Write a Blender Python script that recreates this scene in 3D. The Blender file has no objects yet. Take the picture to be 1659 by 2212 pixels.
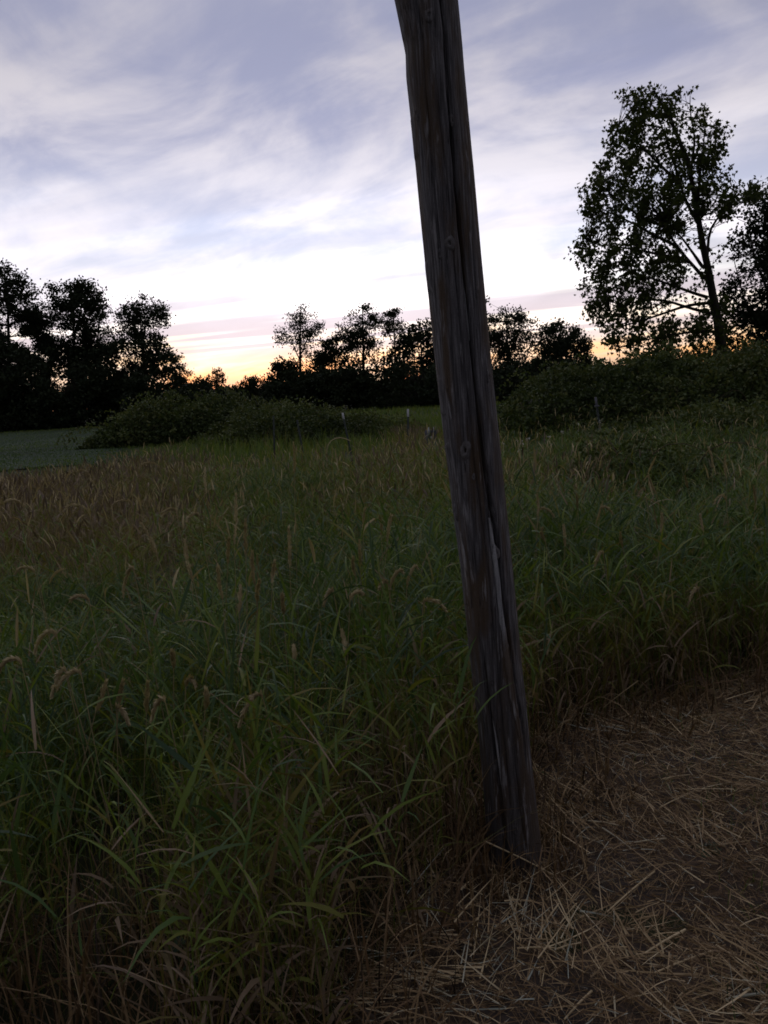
import bpy, math, numpy as np
from mathutils import Matrix, Vector, Euler

# ------------------------------------------------------------------ camera
sc = bpy.context.scene
col = sc.collection
W, H = 768.0, 1024.0
FPX = 773.0
PITCH, ROLL = math.radians(8.6), math.radians(-3.4)
EYE = 1.60
cam_d = bpy.data.cameras.new('camera')
cam = bpy.data.objects.new('camera', cam_d)
col.objects.link(cam)
CAM_R = Matrix.Rotation(math.pi / 2 - PITCH, 3, 'X') @ Matrix.Rotation(ROLL, 3, 'Z')
cam.location = (0, 0, EYE)
cam.rotation_euler = CAM_R.to_euler()
cam_d.sensor_fit = 'VERTICAL'
cam_d.sensor_height = 24.0
cam_d.lens = 24.0 * FPX / H
cam_d.clip_start = 0.05
cam_d.clip_end = 3000.0
sc.camera = cam

# ------------------------------------------------------------------ sky, sun, exposure
SUN_AZ = math.radians(-5.0)
world = bpy.data.worlds.new('World')
sc.world = world
world.use_nodes = True
wn = world.node_tree
for n in list(wn.nodes):
    wn.nodes.remove(n)


def N(nt, kind, **kw):
    n = nt.nodes.new(kind)
    for k, v in kw.items():
        setattr(n, k, v)
    return n


def math_node(nt, op, a, b=None, c=None, clamp=False):
    n = nt.nodes.new('ShaderNodeMath')
    n.operation = op
    n.use_clamp = clamp
    for i, v in enumerate((a, b, c)):
        if v is None:
            continue
        if isinstance(v, (int, float)):
            n.inputs[i].default_value = v
        else:
            nt.links.new(v, n.inputs[i])
    return n.outputs[0]


def ramp(nt, fac, stops, interp='LINEAR'):
    n = nt.nodes.new('ShaderNodeValToRGB')
    cr = n.color_ramp
    cr.interpolation = interp
    while len(cr.elements) < len(stops):
        cr.elements.new(0.5)
    for e, (p, c) in zip(cr.elements, stops):
        e.position = p
        e.color = (*c, 1.0) if len(c) == 3 else c
    nt.links.new(fac, n.inputs[0])
    return n.outputs[0]


def mix_rgb(nt, fac, a, b, blend='MIX'):
    n = nt.nodes.new('ShaderNodeMix')
    n.data_type = 'RGBA'
    n.blend_type = blend
    n.clamp_factor = True
    for i, v in ((0, fac), (6, a), (7, b)):
        if isinstance(v, (int, float)):
            n.inputs[i].default_value = v
        elif isinstance(v, tuple):
            n.inputs[i].default_value = (*v, 1.0)
        else:
            nt.links.new(v, n.inputs[i])
    return n.outputs[2]


def noise(nt, vec, scale, detail=4.0, rough=0.5, dist=0.0):
    n = nt.nodes.new('ShaderNodeTexNoise')
    n.inputs['Scale'].default_value = scale
    n.inputs['Detail'].default_value = detail
    n.inputs['Roughness'].default_value = rough
    n.inputs['Distortion'].default_value = dist
    if vec is not None:
        nt.links.new(vec, n.inputs['Vector'])
    return n.outputs[0]


def build_world():
    nt = wn
    out = N(nt, 'ShaderNodeOutputWorld')
    bg = N(nt, 'ShaderNodeBackground')
    bg.inputs[1].default_value = 0.12
    nt.links.new(bg.outputs[0], out.inputs[0])
    sky = N(nt, 'ShaderNodeTexSky', sky_type='NISHITA', sun_disc=False)
    sky.sun_elevation = math.radians(-2.0)
    sky.sun_rotation = SUN_AZ
    sky.dust_density = 1.0
    sky.ozone_density = 1.6
    tc = N(nt, 'ShaderNodeTexCoord')
    sep = N(nt, 'ShaderNodeSeparateXYZ')
    nt.links.new(tc.outputs['Generated'], sep.inputs[0])
    x, y, z = sep.outputs
    zc = math_node(nt, 'MAXIMUM', z, 0.0)
    # a cloud deck seen in perspective
    def deck(off, loc, rot, scl):
        inv = math_node(nt, 'DIVIDE', 1.0, math_node(nt, 'ADD', zc, off))
        cb = N(nt, 'ShaderNodeCombineXYZ')
        nt.links.new(math_node(nt, 'MULTIPLY', x, inv), cb.inputs[0])
        nt.links.new(math_node(nt, 'MULTIPLY', y, inv), cb.inputs[1])
        r_ = N(nt, 'ShaderNodeMapping')
        nt.links.new(cb.outputs[0], r_.inputs[0])
        r_.inputs['Rotation'].default_value = (0, 0, math.radians(rot))
        m_ = N(nt, 'ShaderNodeMapping')
        nt.links.new(r_.outputs[0], m_.inputs[0])
        m_.inputs['Location'].default_value = loc
        m_.inputs['Scale'].default_value = scl
        return m_.outputs[0]

    dk_bank = deck(0.30, (-4.547, -6.558, 0.0), 33, (0.75, 1.0, 1.0))
    dk_streak = deck(0.16, (4.650, 5.211, 0.0), 33, (0.26, 1.0, 1.0))
    dk_bar = deck(0.05, (1.2, 0.3, 0.0), 14, (0.16, 0.85, 1.0))
    n1 = noise(nt, dk_bank, 3.2, 8.0, 0.55, 0.45)           # soft banks
    n2 = noise(nt, dk_streak, 3.8, 7.0, 0.58, 0.7)        # streaks combed by the wind
    n3 = noise(nt, dk_bar, 1.5, 4.0, 0.5, 0.3)            # long dim bars low down
    # clear twilight, greyed and tinted by height
    hs = N(nt, 'ShaderNodeHueSaturation')
    nt.links.new(ramp(nt, zc, [(0.0, (0.84,) * 3), (0.05, (0.86,) * 3), (0.10, (0.50,) * 3), (0.3, (0.40,) * 3)]), hs.inputs['Saturation'])
    nt.links.new(sky.outputs[0], hs.inputs['Color'])
    tint = ramp(nt, zc, [(0.0, (0.95, 0.79, 0.68)), (0.05, (0.76, 0.67, 0.64)), (0.12, (0.64, 0.615, 0.66)), (0.19, (0.54, 0.535, 0.62)), (0.30, (0.358, 0.346, 0.436)), (0.5, (0.355, 0.348, 0.43))])
    overhead_lift = ramp(nt, zc, [(0.30, (0, 0, 0)), (0.80, (0.13, 0.135, 0.155))], 'EASE')  # brightness added high up in the clear sky, to light the ground
    clear = mix_rgb(nt, 1.0, mix_rgb(nt, 1.0, hs.outputs[0], overhead_lift, 'ADD'), tint, 'MULTIPLY')
    bw = N(nt, 'ShaderNodeRGBToBW')
    nt.links.new(sky.outputs[0], bw.inputs[0])
    # the deck goes on overhead, with brightness added there to light the ground
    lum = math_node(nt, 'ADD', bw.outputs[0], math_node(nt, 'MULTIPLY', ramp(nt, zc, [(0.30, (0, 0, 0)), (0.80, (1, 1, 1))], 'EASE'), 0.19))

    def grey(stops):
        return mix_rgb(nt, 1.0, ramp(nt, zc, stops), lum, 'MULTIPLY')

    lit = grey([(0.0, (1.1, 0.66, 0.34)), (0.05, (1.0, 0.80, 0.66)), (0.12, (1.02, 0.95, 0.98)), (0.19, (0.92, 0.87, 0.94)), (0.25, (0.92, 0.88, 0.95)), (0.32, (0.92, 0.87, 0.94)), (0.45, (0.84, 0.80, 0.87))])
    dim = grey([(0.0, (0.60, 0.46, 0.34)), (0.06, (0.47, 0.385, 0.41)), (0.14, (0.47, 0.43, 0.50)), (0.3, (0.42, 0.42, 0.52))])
    s = math_node(nt, 'ADD', math_node(nt, 'MULTIPLY', n1, 0.76), math_node(nt, 'MULTIPLY', n2, 0.24))
    m_lit = ramp(nt, s, [(0.37, (0, 0, 0)), (0.63, (1, 1, 1))], 'EASE')
    m_dim = ramp(nt, n3, [(0.40, (0, 0, 0)), (0.54, (1, 1, 1))], 'EASE')
    low = ramp(nt, zc, [(0.035, (0.08, 0.08, 0.08)), (0.075, (0.9, 0.9, 0.9)), (0.115, (0.8, 0.8, 0.8)), (0.16, (0.25, 0.25, 0.25)), (0.3, (0.2, 0.2, 0.2))])
    c1 = mix_rgb(nt, m_lit, clear, lit)
    f2 = math_node(nt, 'MULTIPLY', m_dim, low)
    c2 = mix_rgb(nt, f2, c1, dim)
    up = N(nt, 'ShaderNodeVectorMath', operation='SCALE')
    nt.links.new(c2, up.inputs[0])
    # deck brightest towards the sunset; east dimmed to darken faces turned that way
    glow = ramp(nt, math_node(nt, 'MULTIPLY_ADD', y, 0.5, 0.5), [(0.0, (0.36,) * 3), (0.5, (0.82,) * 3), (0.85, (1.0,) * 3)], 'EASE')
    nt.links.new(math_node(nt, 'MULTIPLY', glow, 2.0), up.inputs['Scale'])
    c2 = up.outputs[0]
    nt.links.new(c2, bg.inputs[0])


build_world()
sun_d = bpy.data.lights.new('sun', 'SUN')
sun_d.energy = 0.02
sun_d.angle = math.radians(8)
sun_d.color = (1.0, 0.72, 0.48)
sun = bpy.data.objects.new('sun', sun_d)
col.objects.link(sun)
sv = Vector((math.sin(SUN_AZ), math.cos(SUN_AZ), math.sin(math.radians(1.5))))
sun.rotation_euler = sv.to_track_quat('Z', 'Y').to_euler()
sun.location = (0, 60, 40)

sc.view_settings.view_transform = 'Standard'
sc.view_settings.look = 'None'
sc.view_settings.gamma = 1.0
sc.view_settings.use_curve_mapping = False
sc.view_settings.exposure = 4.0
sc.render.engine = 'CYCLES'
sc.cycles.max_bounces = 6
sc.cycles.diffuse_bounces = 2
sc.cycles.transmission_bounces = 4
sc.cycles.transparent_max_bounces = 4
sc.cycles.filter_width = 1.7

# ------------------------------------------------------------------ helpers
CR = np.array(CAM_R)
CAM = np.array([0, 0, EYE])
K = 768.0 / 1659.0          # outlines below were read off a 1659 px wide view


def ray(xd, yd):
    x, y = np.asarray(xd, float) * K, np.asarray(yd, float) * K
    v = np.stack([(x - W / 2) / FPX, -(y - H / 2) / FPX, -np.ones_like(x)], -1)
    return v @ CR.T


def P(xd, yd, Y):
    """the point on that line of sight standing Y metres ahead"""
    r = ray(xd, yd)
    return CAM + r * (np.asarray(Y) / r[..., 1])[..., None]


def GP(xd, yd, z=0.0):
    """the point where that line of sight meets level z"""
    r = ray(xd, yd)
    return CAM + r * ((z - EYE) / r[..., 2])[..., None]


def proj(p):
    q = (np.asarray(p) - CAM) @ CR
    return (q[..., 0] / -q[..., 2] * FPX + W / 2) / K, (-q[..., 1] / -q[..., 2] * FPX + H / 2) / K


def sstep(a, b, x):
    t = np.clip((x - a) / (b - a), 0, 1)
    return t * t * (3 - 2 * t)


_r = np.random.default_rng(5)
_wv = [(_r.normal(size=2), _r.uniform(0, 6.28)) for _ in range(60)]


def fnoise(x, y, scale, k0=0):
    """smooth pseudo-noise about -1..1"""
    s = 0
    for i in range(6):
        d, p = _wv[(k0 * 7 + i) % 60]
        s = s + np.sin((d[0] * x + d[1] * y) * scale * (1 + 0.35 * i) + p) / (1 + 0.3 * i)
    return s / 2.6


# the edge of the mown verge, from the foot of the grass wall in the photograph
_e = GP(np.array([760, 860, 950, 1035, 1120, 1230, 1400, 1659]), np.array([2212, 2060, 1920, 1830, 1690, 1590, 1545, 1480]), 0.0)[:, :2]
_d0 = (_e[0] - _e[1]) / np.linalg.norm(_e[0] - _e[1])
_d1 = (_e[-1] - _e[-2]) / np.linalg.norm(_e[-1] - _e[-2])
_b = _e[0] + _d0 * 0.22       # below the picture the edge swings left, across the viewer's feet
EDGE = np.vstack([_b + np.array([-30.0, -6.0]), _b + np.array([-1.2, -0.22]), _b, _e, _e[-1] + _d1 * 60])


def edge_dist(x, y):
    """signed distance to the verge edge, positive in the tall grass"""
    p = np.stack([np.asarray(x, float), np.asarray(y, float)], -1)
    best = np.full(p.shape[:-1], 1e9)
    sign = np.ones(p.shape[:-1])
    for a, b in zip(EDGE[:-1], EDGE[1:]):
        ab = b - a
        t = np.clip(((p - a) @ ab) / (ab @ ab), 0, 1)
        q = a + t[..., None] * ab
        d = np.linalg.norm(p - q, axis=-1)
        cr = ab[0] * (p[..., 1] - a[1]) - ab[1] * (p[..., 0] - a[0])
        m = d < best - 1e-9
        best = np.where(m, d, best)
        sign = np.where(m, np.where(cr > 0, 1.0, -1.0), sign)
    return best * sign


FALL = 0.45


def gz(x, y):
    s = edge_dist(x, y)
    z = -FALL * sstep(0.0, 3.5, s)
    z = z + 0.02 * fnoise(x, y, 1.5, 1) * sstep(-3, 0.5, s) + 0.012 * fnoise(x, y, 5.0, 2)
    return z


def new_obj(name, data, parent=None):
    o = bpy.data.objects.new(name, data)
    col.objects.link(o)
    if parent is not None:
        o.parent = parent
    return o


def tag(o, label=None, cat=None, group=None, kind=None):
    if label:
        o['label'] = label
    if cat:
        o['category'] = cat
    if group:
        o['group'] = group
    if kind:
        o['kind'] = kind
    return o


def empty(name, loc, label, cat, group=None):
    o = new_obj(name, None)
    o.empty_display_size = 0.2
    o.location = tuple(float(v) for v in loc)
    return tag(o, label, cat, group)


def mesh_np(name, V, T=None, Q=None, mat=None, attr=None, smooth=False):
    """a mesh from arrays of vertices, triangles and quads"""
    V = np.asarray(V, np.float32)
    T = np.zeros((0, 3), np.int32) if T is None else np.asarray(T, np.int32)
    Q = np.zeros((0, 4), np.int32) if Q is None else np.asarray(Q, np.int32)
    me = bpy.data.meshes.new(name)
    me.vertices.add(len(V))
    me.vertices.foreach_set('co', V.ravel())
    loops = np.concatenate([T.ravel(), Q.ravel()])
    me.loops.add(len(loops))
    me.loops.foreach_set('vertex_index', loops)
    n = len(T) + len(Q)
    me.polygons.add(n)
    starts = np.concatenate([np.arange(len(T)) * 3, len(T) * 3 + np.arange(len(Q)) * 4]).astype(np.int32)
    me.polygons.foreach_set('loop_start', starts)
    if smooth:
        me.polygons.foreach_set('use_smooth', np.ones(n, bool))
    if attr is not None:
        a = me.attributes.new('tint', 'FLOAT', 'POINT')
        a.data.foreach_set('value', np.asarray(attr, np.float32))
    me.update(calc_edges=True)
    if mat:
        me.materials.append(mat)
    return me


class Bag:
    """collects pieces of one mesh"""

    def __init__(self):
        self.V, self.T, self.Q, self.A, self.n = [], [], [], [], 0

    def add(self, V, T=None, Q=None, A=None):
        V = np.asarray(V, float).reshape(-1, 3)
        if T is not None and len(T):
            self.T.append(np.asarray(T) + self.n)
        if Q is not None and len(Q):
            self.Q.append(np.asarray(Q) + self.n)
        self.A.append(np.broadcast_to(np.asarray(0.0 if A is None else A, float), (len(V),)))
        self.V.append(V)
        self.n += len(V)

    def mesh(self, name, mat, smooth=False, origin=None):
        V = np.concatenate(self.V)
        if origin is not None:
            V = V - np.asarray(origin)
        T = np.concatenate(self.T) if self.T else None
        Q = np.concatenate(self.Q) if self.Q else None
        return mesh_np(name, V, T, Q, mat, np.concatenate(self.A), smooth)


def ribbons(rng, base, az, L, Wd, lean, curve, nseg, prof='leaf', twist=0.7):
    """many curved blades at once: returns V, T, Q, blade index of each vertex, spine points"""
    n = len(base)
    t = np.linspace(0, 1, nseg + 1)
    tm = (t[1:] + t[:-1]) / 2
    ang = lean[:, None] + curve[:, None] * tm[None]
    ds = (L / nseg)[:, None]
    h = np.concatenate([np.zeros((n, 1)), np.cumsum(np.sin(ang) * ds, 1)], 1)
    z = np.concatenate([np.zeros((n, 1)), np.cumsum(np.cos(ang) * ds, 1)], 1)
    ca, sa = np.cos(az)[:, None], np.sin(az)[:, None]
    sp = base[:, None, :] + np.stack([ca * h, sa * h, z], -1)
    angv = lean[:, None] + curve[:, None] * t[None]
    nrm = np.stack([-np.cos(angv) * ca, -np.cos(angv) * sa, np.sin(angv)], -1)
    phi = (rng.uniform(-twist, twist, n)[:, None] + rng.uniform(-twist, twist, n)[:, None] * t[None])[..., None]
    side = np.stack([-sa, ca, np.zeros_like(sa)], -1) * np.cos(phi) + nrm * np.sin(phi)
    if prof == 'leaf':
        w = np.minimum(1, 0.55 + 2.0 * t) * (1 - t ** 1.8)
    elif prof == 'stem':
        w = 1 - 0.55 * t
    elif prof == 'head':
        w = np.sin(np.pi * np.clip(t * 0.93 + 0.07, 0, 1)) ** 0.8
    else:
        w = np.ones_like(t)
    hw = (Wd[:, None] * 0.5 * w[None])[..., None]
    A = sp[:, :-1] - side[:, :-1] * hw[:, :-1]
    B = sp[:, :-1] + side[:, :-1] * hw[:, :-1]
    V = np.concatenate([np.stack([A, B], 2).reshape(n, nseg * 2, 3), sp[:, -1:]], 1)
    nv = nseg * 2 + 1
    off = (np.arange(n) * nv)[:, None]
    Q = []
    for k in range(nseg - 1):
        Q.append(off + np.array([[2 * k, 2 * k + 1, 2 * k + 3, 2 * k + 2]]))
    Q = np.concatenate(Q) if Q else np.zeros((0, 4), int)
    T = off + np.array([[2 * nseg - 2, 2 * nseg - 1, 2 * nseg]])
    return V.reshape(-1, 3), T, Q, np.repeat(np.arange(n), nv), sp


def tube(bag, pts, r0, r1, sides=6, a=0.0, jitter=0.0, rng=None):
    pts = np.asarray(pts, float)
    n = len(pts)
    d = np.gradient(pts, axis=0)
    d /= np.linalg.norm(d, axis=1)[:, None] + 1e-9
    up = np.array([0.31, 0.95, 0.05])
    u = np.cross(d, up)
    u /= np.linalg.norm(u, axis=1)[:, None] + 1e-9
    v = np.cross(d, u)
    r = np.linspace(r0, r1, n)
    th = np.arange(sides) / sides * 2 * np.pi
    rr = r[:, None] * np.ones(sides)[None]
    if jitter and rng is not None:
        rr = rr * (1 + rng.normal(0, jitter, rr.shape))
    V = pts[:, None] + (u[:, None] * np.cos(th)[None, :, None] + v[:, None] * np.sin(th)[None, :, None]) * rr[..., None]
    Q = []
    for i in range(n - 1):
        for j in range(sides):
            k = (j + 1) % sides
            Q.append((i * sides + j, i * sides + k, (i + 1) * sides + k, (i + 1) * sides + j))
    bag.add(V.reshape(-1, 3), None, np.array(Q), a)


def smooth_line(pts, n):
    pts = np.asarray(pts, float)
    s = np.concatenate([[0], np.cumsum(np.linalg.norm(np.diff(pts, axis=0), axis=1))])
    t = np.linspace(0, s[-1], n)
    q = np.stack([np.interp(t, s, pts[:, i]) for i in range(pts.shape[1])], -1)
    for _ in range(2):
        q[1:-1] = (q[:-2] + 2 * q[1:-1] + q[2:]) / 4
    return q


def rand_frames(rng, n, droop=0.0):
    d = rng.normal(size=(n, 3))
    d[:, 2] -= droop
    d /= np.linalg.norm(d, axis=1)[:, None]
    e = rng.normal(size=(n, 3))
    e -= d * np.sum(d * e, 1)[:, None]
    e /= np.linalg.norm(e, axis=1)[:, None]
    return d, e


def leaf_cloud(rng, C, size, shape='oval', droop=0.5):
    """one small leaf face at each point of C"""
    n = len(C)
    d, e = rand_frames(rng, n, droop)
    if shape == 'oval':
        prof = np.array([[0, 0], [0.42, 0.34], [1, 0], [0.42, -0.34]])
        F = np.array([[0, 1, 2], [0, 2, 3]])
    elif shape == 'maple':
        prof = np.array([[0, 0], [-0.08, 0.34], [0.22, 0.26], [0.40, 0.58], [0.52, 0.24], [1.0, 0.0],
                         [0.52, -0.24], [0.40, -0.58], [0.22, -0.26], [-0.08, -0.34]])
        F = np.array([[0, 1, 2], [0, 2, 4], [2, 3, 4], [0, 4, 5], [0, 5, 6], [6, 7, 8], [0, 6, 8], [0, 8, 9]])
    L = (size * rng.uniform(0.65, 1.35, n))[:, None, None]
    nrm = np.cross(d, e)
    V = C[:, None] + (d[:, None] * prof[None, :, :1] + e[:, None] * prof[None, :, 1:]) * L
    V = V + nrm[:, None] * (np.abs(prof[None, :, 1:]) * rng.uniform(-0.4, 0.4, n)[:, None, None]) * L
    off = (np.arange(n) * len(prof))[:, None, None]
    return V.reshape(-1, 3), (off + F[None]).reshape(-1, 3), np.repeat(rng.uniform(0, 1, n), len(prof))


def in_poly(px, py, poly):
    poly = np.asarray(poly, float)
    ins = np.zeros(px.shape, bool)
    j = len(poly) - 1
    for i in range(len(poly)):
        xi, yi = poly[i]
        xj, yj = poly[j]
        c = ((yi > py) != (yj > py)) & (px < (xj - xi) * (py - yi) / (yj - yi + 1e-12) + xi)
        ins ^= c
        j = i
    return ins


# ------------------------------------------------------------------ materials
def mat_new(name):
    m = bpy.data.materials.new(name)
    m.use_nodes = True
    nt = m.node_tree
    for n in list(nt.nodes):
        nt.nodes.remove(n)
    return m, nt, N(nt, 'ShaderNodeOutputMaterial')


def leaf_mat(name, stops, trans=0.25, rough=0.55, spec=0.25, patch=0.0):
    """blade or leaf: colour from its own tint, thin and partly see-through"""
    m, nt, out = mat_new(name)
    at = N(nt, 'ShaderNodeAttribute', attribute_name='tint')
    fac = at.outputs['Fac']
    c = ramp(nt, fac, stops)
    if patch:
        g = N(nt, 'ShaderNodeNewGeometry')
        nz = noise(nt, g.outputs['Position'], patch, 3.0)
        c = mix_rgb(nt, 1.0, c, ramp(nt, nz, [(0.3, (0.6, 0.62, 0.6)), (0.7, (1.25, 1.2, 1.1))]), 'MULTIPLY')
    b = N(nt, 'ShaderNodeBsdfPrincipled')
    nt.links.new(c, b.inputs['Base Color'])
    b.inputs['Roughness'].default_value = rough
    b.inputs['Specular IOR Level'].default_value = spec
    if trans:
        t = N(nt, 'ShaderNodeBsdfTranslucent')
        tcol = mix_rgb(nt, 1.0, c, (1.25, 1.25, 0.6), 'MULTIPLY')
        nt.links.new(tcol, t.inputs[0])
        mx = N(nt, 'ShaderNodeMixShader')
        mx.inputs[0].default_value = trans
        nt.links.new(b.outputs[0], mx.inputs[1])
        nt.links.new(t.outputs[0], mx.inputs[2])
        nt.links.new(mx.outputs[0], out.inputs[0])
    else:
        nt.links.new(b.outputs[0], out.inputs[0])
    return m


def rough_mat(name, stops, scale=6.0, detail=6.0, bump=0.3, rough=0.85, stretch=None, coord='Object', spec=0.2):
    m, nt, out = mat_new(name)
    tc = N(nt, 'ShaderNodeTexCoord')
    vec = tc.outputs[coord]
    if stretch:
        mp = N(nt, 'ShaderNodeMapping')
        mp.inputs['Scale'].default_value = stretch
        nt.links.new(vec, mp.inputs[0])
        vec = mp.outputs[0]
    nz = noise(nt, vec, scale, detail, 0.6)
    b = N(nt, 'ShaderNodeBsdfPrincipled')
    nt.links.new(ramp(nt, nz, stops), b.inputs['Base Color'])
    b.inputs['Roughness'].default_value = rough
    b.inputs['Specular IOR Level'].default_value = spec
    if bump:
        bp = N(nt, 'ShaderNodeBump')
        bp.inputs['Strength'].default_value = bump
        bp.inputs['Distance'].default_value = 0.02
        nt.links.new(nz, bp.inputs['Height'])
        nt.links.new(bp.outputs[0], b.inputs['Normal'])
    nt.links.new(b.outputs[0], out.inputs[0])
    return m


GRASS_STOPS = [(0.0, (0.036, 0.068, 0.036)), (0.25, (0.066, 0.118, 0.034)), (0.5, (0.138, 0.188, 0.034)),
               (0.68, (0.165, 0.145, 0.036)), (0.82, (0.138, 0.101, 0.067)), (1.0, (0.285, 0.215, 0.145))]
M_GRASS = leaf_mat('grass_blade', GRASS_STOPS, 0.32, 0.5, 0.22)
M_STALK = leaf_mat('dry_stalk', [(0, (0.17, 0.135, 0.070)), (0.5, (0.36, 0.295, 0.165)), (1, (0.50, 0.43, 0.27))], 0.2, 0.6)
M_STRAW = leaf_mat('cut_straw', [(0, (0.036, 0.026, 0.017)), (0.3, (0.150, 0.092, 0.044)), (0.6, (0.33, 0.235, 0.122)),
                                 (0.85, (0.55, 0.445, 0.265)), (1, (0.34, 0.37, 0.31))], 0.10, 0.6)
M_HAZE = leaf_mat('dry_panicle', [(0, (0.12, 0.093, 0.074)), (0.5, (0.20, 0.157, 0.125)), (1, (0.30, 0.24, 0.185))], 0.25, 0.7, 0.1)
M_CROWN = leaf_mat('tree_leaf', [(0, (0.012, 0.019, 0.011)), (1, (0.028, 0.038, 0.018))], 0.10, 0.7, 0.05)
M_MAPLE = leaf_mat('maple_leaf', [(0, (0.026, 0.040, 0.012)), (1, (0.062, 0.080, 0.018))], 0.28, 0.6, 0.08)
M_BRAMBLE = leaf_mat('bramble_leaf', [(0, (0.026, 0.044, 0.019)), (0.7, (0.068, 0.098, 0.032)), (1, (0.120, 0.132, 0.048))], 0.2, 0.6, 0.15, 0.25)
M_FARWOOD = leaf_mat('far_leaf', [(0, (0.014, 0.022, 0.015)), (1, (0.035, 0.045, 0.025))], 0.1, 0.7, 0.1)
M_WEED = leaf_mat('weed_leaf', [(0, (0.025, 0.050, 0.026)), (1, (0.045, 0.080, 0.036))], 0.2, 0.5)
M_BARK = rough_mat('bark', [(0.3, (0.020, 0.017, 0.014)), (0.7, (0.055, 0.047, 0.040))], 3.0, 6.0, 0.6, 0.9, (1, 1, 0.2))
M_CANE = rough_mat('bramble_cane', [(0.3, (0.05, 0.035, 0.022)), (0.7, (0.10, 0.075, 0.045))], 5.0)
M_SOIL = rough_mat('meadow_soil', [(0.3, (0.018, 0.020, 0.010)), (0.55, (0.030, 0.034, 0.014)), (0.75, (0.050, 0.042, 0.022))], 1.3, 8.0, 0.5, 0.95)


def verge_mat():
    m, nt, out = mat_new('verge_soil')
    tc = N(nt, 'ShaderNodeTexCoord')
    a = noise(nt, tc.outputs['Object'], 2.2, 5.0, 0.6)
    f = noise(nt, tc.outputs['Object'], 45.0, 6.0, 0.7)
    c = ramp(nt, a, [(0.35, (0.030, 0.026, 0.025)), (0.5, (0.060, 0.041, 0.027)), (0.65, (0.085, 0.055, 0.033))])
    c = mix_rgb(nt, 1.0, c, ramp(nt, f, [(0.3, (0.45, 0.45, 0.45)), (0.7, (1.3, 1.25, 1.2))]), 'MULTIPLY')
    b = N(nt, 'ShaderNodeBsdfPrincipled')
    nt.links.new(c, b.inputs['Base Color'])
    b.inputs['Roughness'].default_value = 0.95
    bp = N(nt, 'ShaderNodeBump')
    bp.inputs['Strength'].default_value = 0.8
    bp.inputs['Distance'].default_value = 0.015
    nt.links.new(f, bp.inputs['Height'])
    nt.links.new(bp.outputs[0], b.inputs['Normal'])
    nt.links.new(b.outputs[0], out.inputs[0])
    return m


M_VERGE = verge_mat()


def field_mat():
    m, nt, out = mat_new('mown_grass')
    tc = N(nt, 'ShaderNodeTexCoord')
    mp = N(nt, 'ShaderNodeMapping')
    mp.inputs['Scale'].default_value = (1.0, 0.35, 1.0)
    nt.links.new(tc.outputs['Object'], mp.inputs[0])
    a = noise(nt, mp.outputs[0], 0.16, 4.0, 0.6)
    f = noise(nt, tc.outputs['Object'], 2.5, 6.0, 0.7)
    c = ramp(nt, a, [(0.38, (0.016, 0.026, 0.010)), (0.52, (0.028, 0.046, 0.024)), (0.64, (0.042, 0.060, 0.036))])
    c = mix_rgb(nt, 1.0, c, ramp(nt, f, [(0.3, (0.6, 0.6, 0.6)), (0.7, (1.25, 1.25, 1.25))]), 'MULTIPLY')
    b = N(nt, 'ShaderNodeBsdfPrincipled')
    nt.links.new(c, b.inputs['Base Color'])
    b.inputs['Roughness'].default_value = 0.9
    b.inputs['Specular IOR Level'].default_value = 0.1
    bp = N(nt, 'ShaderNodeBump')
    bp.inputs['Strength'].default_value = 0.6
    bp.inputs['Distance'].default_value = 0.1
    nt.links.new(f, bp.inputs['Height'])
    nt.links.new(bp.outputs[0], b.inputs['Normal'])
    nt.links.new(b.outputs[0], out.inputs[0])
    return m


M_FIELD = field_mat()


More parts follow.
